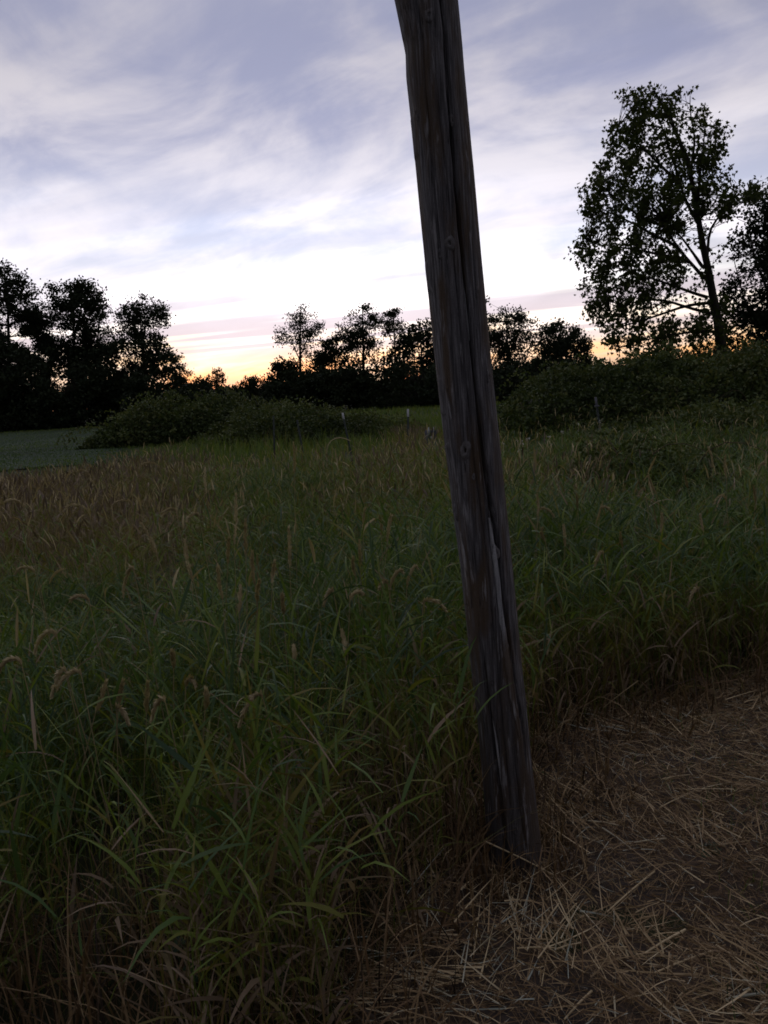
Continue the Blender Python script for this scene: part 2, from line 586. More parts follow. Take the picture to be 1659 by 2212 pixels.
def pole_mat(name, lo, mid, hi, low_brown=True):
    m, nt, out = mat_new(name)
    tc = N(nt, 'ShaderNodeTexCoord')
    mp = N(nt, 'ShaderNodeMapping')
    mp.inputs['Scale'].default_value = (1, 1, 0.035)
    nt.links.new(tc.outputs['Object'], mp.inputs[0])
    g = noise(nt, mp.outputs[0], 150.0, 6.0, 0.65)
    mp2 = N(nt, 'ShaderNodeMapping')
    mp2.inputs['Scale'].default_value = (1, 1, 0.16)
    nt.links.new(tc.outputs['Object'], mp2.inputs[0])
    p = noise(nt, mp2.outputs[0], 17.0, 5.0, 0.6)
    f = noise(nt, tc.outputs['Object'], 320.0, 3.0, 0.7)
    c = ramp(nt, g, [(0.36, lo), (0.5, mid), (0.64, hi)])
    c = mix_rgb(nt, ramp(nt, p, [(0.46, (0, 0, 0)), (0.60, (0.9, 0.9, 0.9))]), c, (0.080, 0.056, 0.036))
    if low_brown:
        sep = N(nt, 'ShaderNodeSeparateXYZ')
        nt.links.new(tc.outputs['Object'], sep.inputs[0])
        b1 = ramp(nt, math_node(nt, 'ADD', math_node(nt, 'MULTIPLY', sep.outputs[2], 0.5), math_node(nt, 'MULTIPLY', p, 0.35)),
                  [(0.15, (1, 1, 1)), (0.75, (0, 0, 0))])
        c = mix_rgb(nt, math_node(nt, 'MULTIPLY', b1, 0.62), c, (0.040, 0.033, 0.029))
    c = mix_rgb(nt, 1.0, c, ramp(nt, f, [(0.3, (0.75, 0.75, 0.75)), (0.7, (1.2, 1.2, 1.2))]), 'MULTIPLY')
    mp3 = N(nt, 'ShaderNodeMapping')
    mp3.inputs['Scale'].default_value = (1, 1, 0.10)
    nt.links.new(tc.outputs['Object'], mp3.inputs[0])
    fl = noise(nt, mp3.outputs[0], 70.0, 5.0, 0.6)
    c = mix_rgb(nt, ramp(nt, fl, [(0.60, (0, 0, 0)), (0.68, (0.75, 0.75, 0.75))]), c, (0.27, 0.27, 0.285))       # pale flecks
    c = mix_rgb(nt, ramp(nt, fl, [(0.31, (0.9, 0.9, 0.9)), (0.38, (0, 0, 0))]), c, (0.018, 0.015, 0.014))          # dark stains in the checks
    b = N(nt, 'ShaderNodeBsdfPrincipled')
    nt.links.new(c, b.inputs['Base Color'])
    b.inputs['Roughness'].default_value = 0.8
    b.inputs['Specular IOR Level'].default_value = 0.25
    bp = N(nt, 'ShaderNodeBump')
    bp.inputs['Strength'].default_value = 0.8
    bp.inputs['Distance'].default_value = 0.006
    nt.links.new(g, bp.inputs['Height'])
    nt.links.new(bp.outputs[0], b.inputs['Normal'])
    nt.links.new(b.outputs[0], out.inputs[0])
    return m


M_POLE = pole_mat('weathered_wood', (0.034, 0.033, 0.036), (0.088, 0.086, 0.093), (0.180, 0.178, 0.190))
M_PALE = pole_mat('bare_wood', (0.20, 0.205, 0.22), (0.33, 0.34, 0.36), (0.45, 0.46, 0.48), False)
M_KNOT = rough_mat('knot_wood', [(0.3, (0.07, 0.066, 0.066)), (0.7, (0.16, 0.155, 0.158))], 60.0, 5.0, 0.4)
M_HOLE = rough_mat('knot_heart', [(0.3, (0.012, 0.010, 0.009)), (0.7, (0.03, 0.024, 0.02))], 60.0)
M_STEEL = rough_mat('painted_steel', [(0.3, (0.018, 0.026, 0.022)), (0.7, (0.035, 0.045, 0.038))], 20.0, 4.0, 0.1, 0.5)
M_WHITE = rough_mat('white_paint_and_glint', [(0.3, (0.30, 0.32, 0.33)), (0.7, (0.46, 0.48, 0.49))], 30.0, 4.0, 0.1, 0.5)
M_GREYP = rough_mat('grey_paint', [(0.3, (0.07, 0.075, 0.085)), (0.7, (0.12, 0.125, 0.14))], 30.0, 4.0, 0.1, 0.5)
M_SCRAP = rough_mat('dull_film', [(0.3, (0.05, 0.06, 0.075)), (0.7, (0.14, 0.15, 0.18))], 12.0, 4.0, 0.2, 0.35, spec=0.5)
M_FLOWER = rough_mat('pale_petal', [(0.3, (0.45, 0.45, 0.40)), (0.7, (0.7, 0.7, 0.64))], 40.0)

# ------------------------------------------------------------------ ground
rng = np.random.default_rng(11)


def graded(lo, hi, n, c, fine):
    """coordinates packed more tightly about c"""
    a = np.linspace(-1, 1, n)
    v = np.sign(a) * np.abs(a) ** fine
    return np.where(v < 0, c + v * (c - lo), c + v * (hi - c))


xs = graded(-1500, 1500, 161, 0.5, 4.0)
ys = graded(-300, 2500, 161, 3.0, 4.0)
X, Y = np.meshgrid(xs, ys, indexing='ij')
Z = gz(X, Y)
idx = np.arange(X.size).reshape(X.shape)
Qg = np.stack([idx[:-1, :-1], idx[1:, :-1], idx[1:, 1:], idx[:-1, 1:]], -1).reshape(-1, 4)
Vg = np.stack([X, Y, Z], -1).reshape(-1, 3)
tag(new_obj('ground', mesh_np('ground', Vg, None, Qg, M_SOIL, None, True)), kind='structure')

# mown verge: its own sheet just over the ground
xs = np.linspace(-5.0, 7.5, 230)
ys = np.linspace(-2.0, 6.0, 160)
X, Y = np.meshgrid(xs, ys, indexing='ij')
S = edge_dist(X, Y)
Zv = gz(X, Y) + 0.012 + 0.012 * fnoise(X, Y, 7.0, 3) - 0.10 * sstep(-0.05, 0.35, S)
idx = np.arange(X.size).reshape(X.shape)
Qg = np.stack([idx[:-1, :-1], idx[1:, :-1], idx[1:, 1:], idx[:-1, 1:]], -1).reshape(-1, 4)
keep = (S.ravel()[Qg] < 0.3).all(1)
tag(new_obj('mown_verge', mesh_np('mown_verge', np.stack([X, Y, Zv], -1).reshape(-1, 3), None, Qg[keep], M_VERGE, None, True)), kind='structure')

# mown field at the left
FIELD_PX = np.array([(-900, 985), (-300, 955), (0, 937), (215, 925), (255, 950), (292, 985), (275, 1004), (120, 1010), (0, 1020), (-300, 1040), (-900, 1090)], float)
fw = GP(FIELD_PX[:, 0], FIELD_PX[:, 1], -FALL)
far = fw[:, 1] > 90


def field_mask(x, y):
    u, v = proj(np.stack([x, y, np.full_like(x, -FALL)], -1))
    return in_poly(u, v, FIELD_PX) & (y > 5)


gx = np.linspace(fw[:, 0].min() - 1, fw[:, 0].max() + 1, 200)
gy = np.linspace(fw[:, 1].min() - 1, fw[:, 1].max() + 1, 260)
X, Y = np.meshgrid(gx, gy, indexing='ij')
Zf = gz(X, Y) + 0.05 + 0.03 * fnoise(X, Y, 0.8, 4)
idx = np.arange(X.size).reshape(X.shape)
Qg = np.stack([idx[:-1, :-1], idx[1:, :-1], idx[1:, 1:], idx[:-1, 1:]], -1).reshape(-1, 4)
keep = field_mask(X, Y).ravel()[Qg].all(1)
Vf = np.stack([X, Y, Zf], -1).reshape(-1, 3)
used = np.unique(Qg[keep])
remap = np.zeros(len(Vf), int)
remap[used] = np.arange(len(used))
tag(new_obj('mown_field', mesh_np('mown_field', Vf[used], None, remap[Qg[keep]], M_FIELD, None, True)), kind='structure')


# ------------------------------------------------------------------ the leaning pole
def build_pole():
    # outline read from the photograph: y, left edge, right edge
    tr = np.array([(0, 850, 988), (60, 862, 994), (110, 872, 999), (160, 874, 1003), (250, 884, 1011), (370, 897, 1023), (480, 908, 1032), (620, 923, 1045), (760, 938, 1058),
                   (920, 956, 1075), (1080, 976, 1092), (1240, 997, 1109), (1400, 1013, 1124), (1560, 1032, 1141), (1700, 1044, 1155), (1800, 1051, 1167), (1880, 1056, 1176)], float)
    foot = GP(1116.0, 1892.0, 0.0)
    Yp = foot[1] + 0.06
    c = P((tr[:, 1] + tr[:, 2]) / 2, tr[:, 0], np.full(len(tr), Yp))
    q = (c - CAM) @ CR
    rad = (tr[:, 2] - tr[:, 1]) / 2 * K / FPX * -q[:, 2] * 0.985
    o = np.argsort(c[:, 2])
    zc, xc, rc = c[o, 2], c[o, 0], rad[o]
    lean = np.polyfit(zc, xc, 1)
    base = np.array([np.polyval(lean, 0.0), Yp, float(gz(np.polyval(lean, 0.0), Yp))])

    def axis_x(z):
        inside = np.interp(z, zc, xc)
        top = xc[-1] + (z - zc[-1]) * lean[0]
        low = xc[0] + (z - zc[0]) * lean[0]
        return np.where(z > zc[-1], top, np.where(z < zc[0], low, inside))

    def radius(z):
        r = np.interp(z, zc, rc)
        over = np.clip(z - zc[-1], 0, None)
        bump = np.exp(-(over / 0.18) ** 2)
        r = np.where(z > zc[-1], rc[-4] * (1 - 0.02 * over) * (1 - bump) + rc[-1] * bump, r)
        return r

    def yz(yd):      # height on the pole for a picture row
        return np.interp(yd, tr[:, 0], c[:, 2])

    nz_, nt_ = 440, 150
    zz = np.concatenate([np.linspace(-0.45, 2.95, 400), np.linspace(2.97, 7.2, nz_ - 400)])
    th = np.linspace(0, 2 * np.pi, nt_, endpoint=False)      # th = 0 faces the viewer
    ZZ, TH = np.meshgrid(zz, th, indexing='ij')

    def disp(ZZ, TH):
        r = radius(ZZ)
        k = 1 + 0.018 * np.sin(3 * TH + 0.9 * ZZ + 1) + 0.012 * np.sin(5 * TH - 1.7 * ZZ) + 0.010 * np.sin(2 * TH + 3.1 * ZZ)
        k = k + 0.012 * fnoise(ZZ * 6, np.sin(TH) * 2, 1.3, 3) + 0.012 * fnoise(TH * 9, ZZ * 2.0, 1.2, 1) + 0.006 * fnoise(TH * 30, ZZ * 1.2, 1.0, 4) + 0.004 * fnoise(TH * 70, ZZ * 2, 1.0, 6)
        R = r * k

        def wrap(a):
            return (a + np.pi) % (2 * np.pi) - np.pi

        def ang(frac):
            return np.arcsin(np.clip(2 * frac - 1, -0.97, 0.97))

        def groove(zs, fr, width, depth, wob=0.006):
            zs, fr = np.asarray(zs), np.asarray(fr)
            oo = np.argsort(zs)
            a0 = ang(np.interp(ZZ, zs[oo], fr[oo])) + wob * fnoise(ZZ * 9, ZZ * 4, 1.4, 8)
            dd = np.abs(wrap(TH - a0)) * r
            edge = sstep(zs.min() - 0.15, zs.min() + 0.1, ZZ) * (1 - sstep(zs.max(), zs.max() + 0.3, ZZ))
            w = width * (0.6 + 0.4 * np.sin(ZZ * 3.1 + 1) ** 2)
            return depth * np.clip(1 - dd / w, 0, 1) ** 0.7 * edge

        gy = [40, 160, 290, 420, 540, 660, 780, 900, 1000, 1080, 1125, 1180, 1260, 1340, 1420, 1500, 1570]
        gf = [.68, .67, .65, .63, .625, .63, .625, .63, .64, .655, .70, .705, .71, .735, .77, .80, .84]
        R = R - groove(yz(gy), gf, 0.0085, 0.040)
        R = R - groove(yz([700, 860, 1000, 1100, 1250, 1400, 1560, 1700]), [.47, .46, .44, .46, .47, .45, .43, .44], 0.0035, 0.010)
        R = R - groove(yz([980, 1100, 1250, 1400]), [.56, .57, .58, .57], 0.003, 0.008)
        R = R - groove(yz([20, 160, 330, 520]), [.30, .29, .27, .26], 0.003, 0.008)
        R = R - groove(yz([300, 480, 640]), [.46, .47, .46], 0.003, 0.007)
        R = R - groove(yz([1500, 1620, 1760, 1880]), [.22, .24, .26, .28], 0.010, 0.022)
        R = R - groove(yz([1650, 1760, 1880]), [.62, .63, .64], 0.005, 0.012)
        for k_ in range(14):
            a_ = 1.9 + k_ * 0.19
            R = R - 0.008 * np.clip(1 - np.abs(wrap(TH - a_ - 0.03 * np.sin(ZZ * 2 + k_))) * r / 0.004, 0, 1)
        # ragged slivers at the left edge
        m = np.exp(-(wrap(TH + 1.35) / 0.25) ** 2)
        R = R + m * 0.004 * np.sign(fnoise(ZZ * 11, ZZ * 5, 1.0, 9)) * (0.5 + 0.5 * fnoise(ZZ, ZZ, 4, 3))
        return R

    R = disp(ZZ, TH)

    def surf(z, a, lift=0.0, r=None):
        r = disp(z, a) + lift if r is None else r + lift
        return np.stack([axis_x(z) + r * np.sin(a), Yp - r * np.cos(a), z], -1)

    V = surf(ZZ, TH, 0, R)
    root = empty('utility_pole', (base[0], base[1], base[2]), 'tall leaning weathered wooden pole with a long crack at the verge edge', 'pole')
    idx = np.arange(V.shape[0] * V.shape[1]).reshape(V.shape[:2])
    nx = np.roll(idx, -1, 1)
    Q = np.stack([idx[:-1], nx[:-1], nx[1:], idx[1:]], -1).reshape(-1, 4)
    vv = V.reshape(-1, 3)
    top = np.array([[axis_x(zz[-1]), Yp, zz[-1] + 0.02]])
    vv = np.concatenate([vv, top])
    T = np.stack([idx[-1], nx[-1], np.full(nt_, len(vv) - 1)], -1)
    new_obj('shaft', mesh_np('shaft', vv - base, T, Q, M_POLE, None, True), root)

    # pale strips of bare wood: thin slabs lying on the shaft
    def strip(ys, fr, wd, name='bare_strip'):
        ys = np.asarray(ys, float)
        z = np.linspace(yz(ys[0]), yz(ys[-1]), 60)
        oo = np.argsort(yz(ys))
        f = np.interp(z, yz(ys)[oo], np.asarray(fr)[oo])
        w = np.interp(z, yz(ys)[oo], np.asarray(wd)[oo])
        a = np.arcsin(np.clip(2 * f - 1, -0.96, 0.96)) + 0.02 * fnoise(z * 8, z * 3, 1.1, 5)
        wl = w * (0.75 + 0.35 * fnoise(z * 30, z * 9, 1.0, 6)).clip(0.15, 1.4)
        wr = w * (0.75 + 0.35 * fnoise(z * 26, z * 7, 1.0, 7)).clip(0.15, 1.4)
        rr = radius(z)
        u = np.linspace(-1, 1, 9)
        A = a[:, None] + np.where(u[None] < 0, u[None] * wl[:, None], u[None] * wr[:, None]) / rr[:, None] / 2
        Z2 = np.repeat(z[:, None], 9, 1)
        lift = np.where(np.abs(u) > 0.95, -0.004, 0.0035)
        Vs = surf(Z2, A, lift[None])
        i2 = np.arange(Z2.size).reshape(Z2.shape)
        Qs = np.stack([i2[:-1, :-1], i2[:-1, 1:], i2[1:, 1:], i2[1:, :-1]], -1).reshape(-1, 4)
        new_obj(name, mesh_np(name, Vs.reshape(-1, 3) - base, None, Qs, M_PALE, None, True), root)

    strip([1110, 1180, 1280, 1380, 1480, 1570], [.60, .615, .625, .645, .68, .72], [.006, .020, .021, .022, .019, .006])
    strip([1140, 1200, 1260, 1300], [.06, .075, .09, .10], [.006, .028, .030, .007])
    strip([1510, 1560, 1620, 1670], [.24, .25, .27, .29], [.007, .018, .020, .006])
    strip([620, 680, 740], [.60, .60, .60], [.003, .008, .003])
    strip([835, 870, 900], [.12, .13, .15], [.002, .006, .002])

    # knots: a raised eye of wood around a dark heart
    def knot(xd, yd, size, eye=True):
        z = float(yz(yd))
        lft, rgt = np.interp(yd, tr[:, 0], tr[:, 1]), np.interp(yd, tr[:, 0], tr[:, 2])
        a = float(np.arcsin(np.clip(2 * (xd - lft) / (rgt - lft) - 1, -0.98, 0.98)))
        c0 = surf(np.array(z), np.array(a))
        nrm = np.array([math.sin(a), -math.cos(a), 0])
        tx = np.array([math.cos(a), math.sin(a), 0])
        tz = np.array([0, 0, 1.0])
        size = size * 0.78
        rings = [(1.0, -0.10), (0.78, 0.08), (0.50, 0.17), (0.33, 0.13), (0.22, -0.02)]
        nn = 14
        Vk = []
        ph = np.arange(nn) / nn * 2 * np.pi
        for rr, hh in rings:
            wob = 1 + 0.08 * np.sin(3 * ph + xd) + 0.13 * np.sin(2 * ph + yd) + 0.06 * np.sin(5 * ph + xd + yd)
            Vk.append(c0 + (np.cos(ph) * wob * rr * size)[:, None] * tx + (np.sin(ph) * wob * rr * size * 1.8)[:, None] * tz + nrm * hh * size)
        Vk = np.concatenate(Vk)
        Qk = [(i * nn + j, i * nn + (j + 1) % nn, (i + 1) * nn + (j + 1) % nn, (i + 1) * nn + j) for i in range(len(rings) - 1) for j in range(nn)]
        kn = new_obj('knot', mesh_np('knot', Vk - base, None, Qk, M_KNOT if eye else M_POLE, None, True), root)
        hr = Vk[-nn:]
        cc = hr.mean(0, keepdims=True) + nrm * (0.10 * size if not eye else -0.02 * size)
        Th = [(j, (j + 1) % nn, nn) for j in range(nn)]
        new_obj('knot_heart', mesh_np('knot_heart', np.concatenate([hr, cc]) - base, Th, None, M_HOLE if eye else M_POLE, None, True), kn)

    for xd, yd, s, e in ((999, 967, .022, True), (1064, 1184, .017, True), (1056, 1452, .012, False), (1104, 1763, .016, False), (1016, 1023, .007, True),
                         (978, 1098, .022, False), (923, 64, .016, False), (897, 255, .014, False), (975, 280, .012, True), (966, 536, .018, True),
                         (946, 556, .013, False), (1027, 640, .014, False), (1051, 817, .016, False), (1032, 1584, .010, False)):
        knot(xd, yd, s, e)
    return Yp, axis_x


POLE_Y, pole_axis = build_pole()


# ------------------------------------------------------------------ trees
def tree(name, label, poly, trunk, D, n_clump, per, leaf, spread, limbs=(), cat='tree', group=None, mat=None, shape='oval',
         depth=0.75, r0=0.28, seed=0, twig=0.05, weight=None, droop=0.5, bark=None, low=False):
    """a tree standing D metres ahead: its crown fills the outline seen in the photograph and is as deep as wide"""
    r = np.random.default_rng(1000 + seed)
    poly = np.asarray(poly, float)
    trunk = np.asarray(trunk, float)
    mat = mat or M_CROWN
    bark = bark or M_BARK
    b0 = P(trunk[0, 0], trunk[0, 1], D)
    base = np.array([b0[0], D, float(gz(b0[0], D))])
    tp = P(trunk[:, 0], trunk[:, 1], np.full(len(trunk), float(D)))
    tp = np.vstack([base - [0, 0, 0.1], tp[1:] if len(tp) > 1 else tp])
    tp = smooth_line(tp, 14)
    tp[1:-1, 1] += r.normal(0, 0.02 * (tp[-1, 2] - tp[0, 2]) / 8, len(tp) - 2)
    root = empty(name, base, label, cat, group)
    tb = Bag()
    tube(tb, tp, r0 * 1.15, r0 * 0.22, 8, 0, 0.06, r)
    new_obj('trunk', tb.mesh('trunk', bark, True, base), root)
    # crown points
    lo, hi = poly.min(0), poly.max(0)
    pts = []
    while len(pts) < n_clump:
        c = r.uniform(lo, hi, (n_clump * 3, 2))
        c = c[in_poly(c[:, 0], c[:, 1], poly)]
        if weight is not None:
            c = c[r.uniform(0, 1, len(c)) < weight(c[:, 0], c[:, 1])]
        pts.extend(c.tolist())
    pts = np.array(pts[:n_clump])
    if shape == 'oval' and n_clump > 60:          # clumps gather into sprays with gaps between
        ns = max(10, n_clump // 9)
        cen = pts[:ns]
        pick = r.integers(0, ns, n_clump)
        w_ = (hi - lo).min() * 0.075
        q_ = cen[pick] + r.normal(0, 1, (n_clump, 2)) * w_ * np.array([1.15, 0.8])
        ok_ = in_poly(q_[:, 0], q_[:, 1], poly) | (r.uniform(0, 1, n_clump) < 0.15)
        mixm = ok_ & (r.uniform(0, 1, n_clump) < (0.45 if low else 0.8))
        pts = np.where(mixm[:, None], q_, pts)
    # half width of the crown on that row -> depth of the crown there
    rows = np.linspace(lo[1], hi[1], 40)
    xx = np.linspace(lo[0], hi[0], 200)
    ins = np.array([in_poly(xx, np.full_like(xx, y), poly) for y in rows])
    lft = np.array([xx[k][0] if k.any() else (lo[0] + hi[0]) / 2 for k in ins])
    rgt = np.array([xx[k][-1] if k.any() else (lo[0] + hi[0]) / 2 for k in ins])
    cl, cr_ = np.interp(pts[:, 1], rows, lft), np.interp(pts[:, 1], rows, rgt)
    half = np.maximum((cr_ - cl) / 2, 1)
    tt = np.clip((pts[:, 0] - (cl + cr_) / 2) / half, -1, 1)
    m_px = D / FPX * K
    dy = np.sqrt(np.clip(1 - tt ** 2, 0.02, 1)) * half * m_px * depth * r.uniform(-1, 1, n_clump)
    C = P(pts[:, 0], pts[:, 1], D + dy)
    # limbs and twigs
    lb = Bag()
    skel = [tp[3:]]
    for L in limbs:
        lp = np.asarray(L, float)
        dd = np.linspace(0, r.uniform(-1, 1) * 0.45 * half.mean() * m_px, len(lp))
        q = smooth_line(P(lp[:, 0], lp[:, 1], D + dd), 12)
        tube(lb, q, r0 * 0.36, r0 * 0.06, 6, 0, 0.05, r)
        skel.append(q[2:])
    S = np.concatenate(skel)
    for c in C:
        # join to skeleton points that lie below and inside
        dv = S - c
        cost = np.linalg.norm(dv, axis=1) + 1.6 * np.clip(dv[:, 2] + 0.25 * np.linalg.norm(dv[:, :2], axis=1), 0, None)
        s = S[np.argmin(cost)]
        ln = np.linalg.norm(c - s)
        mid = (s + c) / 2 + np.array([0, 0, -0.06 * ln]) + r.normal(0, 0.04 * ln, 3)
        tube(lb, np.array([s, mid, c]), min(twig, 0.3 * r0) * (0.5 + ln * 0.12), twig * 0.18, 3)
    new_obj('branch', lb.mesh('branch', bark, True, base), root)
    # leaves
    k = int(per * 1.35) if shape == 'oval' else per
    leaf = leaf * 0.84 if shape == 'oval' else leaf
    LC = np.repeat(C, k, 0) + r.normal(0, 1, (n_clump * k, 3)) * spread * (0.85 if shape == 'oval' else 1.0) * np.array([1, 1, 0.75])
    if low:
        LC[:, 2] = np.maximum(LC[:, 2], gz(LC[:, 0], LC[:, 1]) + 0.05)
    V, T, A = leaf_cloud(r, LC, leaf, shape, droop)
    cr = new_obj('crown', mesh_np('crown', V - base, T, None, mat, A), root)
    cr['kind'] = 'stuff'
    return root


G_L, G_C = 'tall trees beyond the mown field', 'trees beyond the meadow'
tree('broadleaf_tree', 'tall dark broadleaf tree cut by the left edge, beyond the mown field', [(-90, 660), (-40, 600), (10, 573), (40, 582), (72, 604), (80, 640), (92, 660), (84, 710), (92, 770), (70, 860), (-90, 870)],
     [(22, 935), (20, 760), (14, 600)], 122, 460, 26, 0.50, 0.58, group=G_L, seed=1, r0=0.4)
tree('broadleaf_tree', 'wide dark broadleaf tree with a flat double top, second from left edge', [(76, 690), (84, 640), (102, 622), (125, 605), (150, 613), (170, 603), (195, 608), (214, 630), (228, 660), (222, 710), (205, 755), (170, 790), (130, 780), (95, 750)],
     [(160, 930), (162, 780), (155, 640)], 123, 340, 26, 0.48, 0.58, limbs=[[(162, 800), (130, 720), (115, 650)], [(160, 780), (190, 700), (205, 640)]], group=G_L, seed=2, r0=0.4)
tree('broadleaf_tree', 'thin sparse tree letting pink sky through, beside the feathery topped tree', [(190, 720), (205, 680), (225, 655), (240, 665), (252, 690), (250, 740), (225, 770), (195, 770)],
     [(206, 930), (208, 780), (216, 680)], 128, 100, 16, 0.32, 0.5, group=G_L, seed=3, r0=0.25)
tree('cottonwood_tree', 'tree with a feathery upswept top standing above the left wood', [(240, 676), (262, 655), (276, 642), (284, 652), (300, 627), (318, 650), (334, 646), (342, 666), (358, 666), (356, 690), (372, 696), (364, 716), (350, 728), (318, 745), (285, 735), (262, 722)],
     [(318, 930), (308, 760), (300, 650)], 121, 170, 22, 0.40, 0.45, limbs=[[(308, 760), (340, 715), (362, 695)], [(306, 750), (285, 700), (265, 665)], [(304, 730), (325, 690), (336, 655)]], group=G_L, seed=4, r0=0.3, droop=-0.5)
tree('broadleaf_tree', 'dense rounded dark tree below the feathery topped tree at left', [(196, 790), (225, 735), (260, 715), (320, 716), (352, 742), (374, 772), (382, 800), (402, 850), (404, 915), (190, 930)],
     [(300, 925), (300, 800)], 118, 420, 26, 0.55, 0.6, group=G_L, seed=5, r0=0.3, low=True)
tree('broadleaf_tree', 'dark middle-height tree filling the gap behind the two leftmost trees', [(40, 800), (52, 700), (75, 668), (100, 690), (118, 740), (112, 800), (80, 850)],
     [(84, 930), (82, 720)], 132, 190, 24, 0.5, 0.55, group=G_L, seed=13, r0=0.28)
tree('broadleaf_tree', 'dark middle-height tree below the thin sparse tree at left', [(150, 860), (160, 780), (190, 752), (225, 738), (252, 742), (262, 800), (250, 880)],
     [(214, 930), (212, 770)], 126, 230, 24, 0.5, 0.55, group=G_L, seed=14, r0=0.28)
tree('broadleaf_tree', 'dark low tree closing the gap under the wide double-topped tree', [(92, 870), (100, 790), (112, 752), (140, 735), (170, 748), (184, 800), (180, 880), (140, 850), (120, 800)],
     [(150, 930), (148, 770)], 129, 150, 24, 0.5, 0.5, group=G_L, seed=15, r0=0.22)
tree('broadleaf_tree', 'small open tree against the yellow glow, right end of left wood', [(360, 800), (372, 772), (388, 762), (402, 782), (414, 805), (406, 838), (378, 850)],
     [(392, 920), (388, 800)], 130, 75, 18, 0.35, 0.4, group=G_L, seed=6, r0=0.2)
tree('understory_shrub', 'dark shrub mass under the leftmost trees along the mown field', [(-120, 760), (-40, 735), (40, 750), (90, 770), (112, 812), (124, 846), (140, 838), (160, 790), (200, 760), (235, 800), (235, 932), (-120, 950)],
     [(60, 935), (60, 850)], 116, 620, 28, 0.6, 0.65, cat='shrub', seed=7, r0=0.2, low=True)
tree('understory_shrub', 'dark tapering shrub in front of the left wood above the bramble', [(262, 900), (276, 850), (298, 806), (312, 806), (336, 845), (360, 900)],
     [(305, 905), (305, 820)], 96, 110, 26, 0.42, 0.45, cat='shrub', seed=8, r0=0.15, low=True)
tree('understory_shrub', 'low dark shrub in the gap right of the left wood', [(350, 900), (370, 850), (405, 832), (440, 828), (480, 838), (520, 850), (520, 905)],
     [(430, 905), (430, 860)], 110, 200, 26, 0.5, 0.55, cat='shrub', seed=9, r0=0.15, low=True)
# low far trees under the yellow gap
tree('far_tree', 'tiny round tree against the yellow gap between the two woods', [(448, 818), (455, 802), (468, 796), (480, 803), (486, 822), (470, 835), (452, 832)],
     [(467, 870), (467, 815)], 190, 50, 18, 0.45, 0.5, seed=10, r0=0.2)
tree('far_tree', 'low rounded far tree left of the tiny one in the gap', [(405, 850), (418, 822), (436, 813), (452, 822), (455, 860), (410, 870)], [(432, 875), (432, 830)], 190, 90, 20, 0.6, 0.6, seed=11, r0=0.2, low=True)
tree('far_tree', 'low far tree in the gap beside the slender tree', [(500, 860), (512, 832), (530, 820), (548, 815), (562, 822), (590, 806), (596, 860)], [(548, 878), (548, 840)], 180, 130, 20, 0.6, 0.6, seed=12, r0=0.2, low=True)
# centre group
tree('cottonwood_tree', 'slender airy tree with see-through crown, left end of central wood', [(586, 722), (600, 695), (616, 682), (630, 660), (655, 655), (676, 665), (690, 686), (698, 702), (690, 730), (682, 775), (672, 820), (630, 820), (622, 775), (608, 745)],
     [(650, 885), (648, 760), (650, 662)], 122, 210, 16, 0.34, 0.5, limbs=[[(648, 780), (625, 725), (605, 705)], [(648, 770), (672, 715), (688, 695)], [(648, 740), (640, 690), (634, 668)]], group=G_C, seed=20, r0=0.28, droop=1.2)
tree('broadleaf_tree', 'short dense dark tree at the foot of the slender airy tree', [(586, 860), (592, 796), (606, 768), (622, 772), (634, 800), (640, 870)], [(612, 885), (612, 790)], 120, 110, 24, 0.48, 0.5, group=G_C, seed=21, r0=0.2, low=True)
tree('broadleaf_tree', 'dark bushy tree between the slender tree and the broad pine', [(680, 870), (686, 760), (700, 736), (730, 724), (750, 742), (752, 870)], [(716, 885), (716, 760)], 121, 190, 24, 0.46, 0.5, group=G_C, seed=22, r0=0.22, low=True)
tree('pine_tree', 'broad layered pine rising from the central wood', [(733, 718), (744, 692), (760, 672), (786, 658), (802, 664), (812, 682), (816, 706), (828, 742), (812, 785), (770, 800), (744, 772)],
     [(786, 885), (785, 760), (783, 665)], 120, 200, 24, 0.36, 0.45, limbs=[[(785, 770), (755, 720)], [(785, 760), (812, 715)], [(784, 720), (765, 680)]], group=G_C, seed=23, r0=0.3, droop=-0.4)
tree('pine_tree', 'smaller round-topped pine with bare trunk, left of the pole', [(816, 704), (828, 682), (850, 668), (874, 676), (881, 692), (876, 722), (858, 748), (838, 744)],
     [(854, 885), (853, 760), (851, 675)], 119, 75, 20, 0.34, 0.38, limbs=[[(853, 745), (830, 705)], [(853, 735), (872, 700)]], group=G_C, seed=24, r0=0.22, droop=-0.4)
tree('broadleaf_tree', 'big dense dark tree just left of the pole', [(770, 880), (776, 815), (812, 790), (846, 760), (868, 732), (892, 705), (925, 690), (965, 688), (1000, 720), (1010, 880)],
     [(910, 885), (910, 740)], 117, 460, 26, 0.52, 0.6, group=G_C, seed=25, r0=0.35, low=True)
tree('broadleaf_tree', 'shaggy dark tree just right of the pole', [(1010, 700), (1040, 668), (1062, 658), (1092, 662), (1122, 672), (1146, 682), (1157, 702), (1150, 732), (1142, 765), (1150, 830), (1010, 860)],
     [(1098, 880), (1096, 760), (1094, 672)], 118, 380, 24, 0.42, 0.50, limbs=[[(1096, 780), (1125, 715)], [(1096, 770), (1066, 700)]], group=G_C, seed=26, r0=0.32, droop=-0.2)
tree('broadleaf_tree', 'round dark tree beside the orange glow, right end of central wood', [(1160, 722), (1180, 702), (1210, 698), (1250, 706), (1270, 730), (1275, 760), (1262, 800), (1250, 850), (1150, 860), (1152, 760)],
     [(1214, 880), (1214, 740)], 114, 330, 24, 0.45, 0.50, group=G_C, seed=27, r0=0.28, low=True)
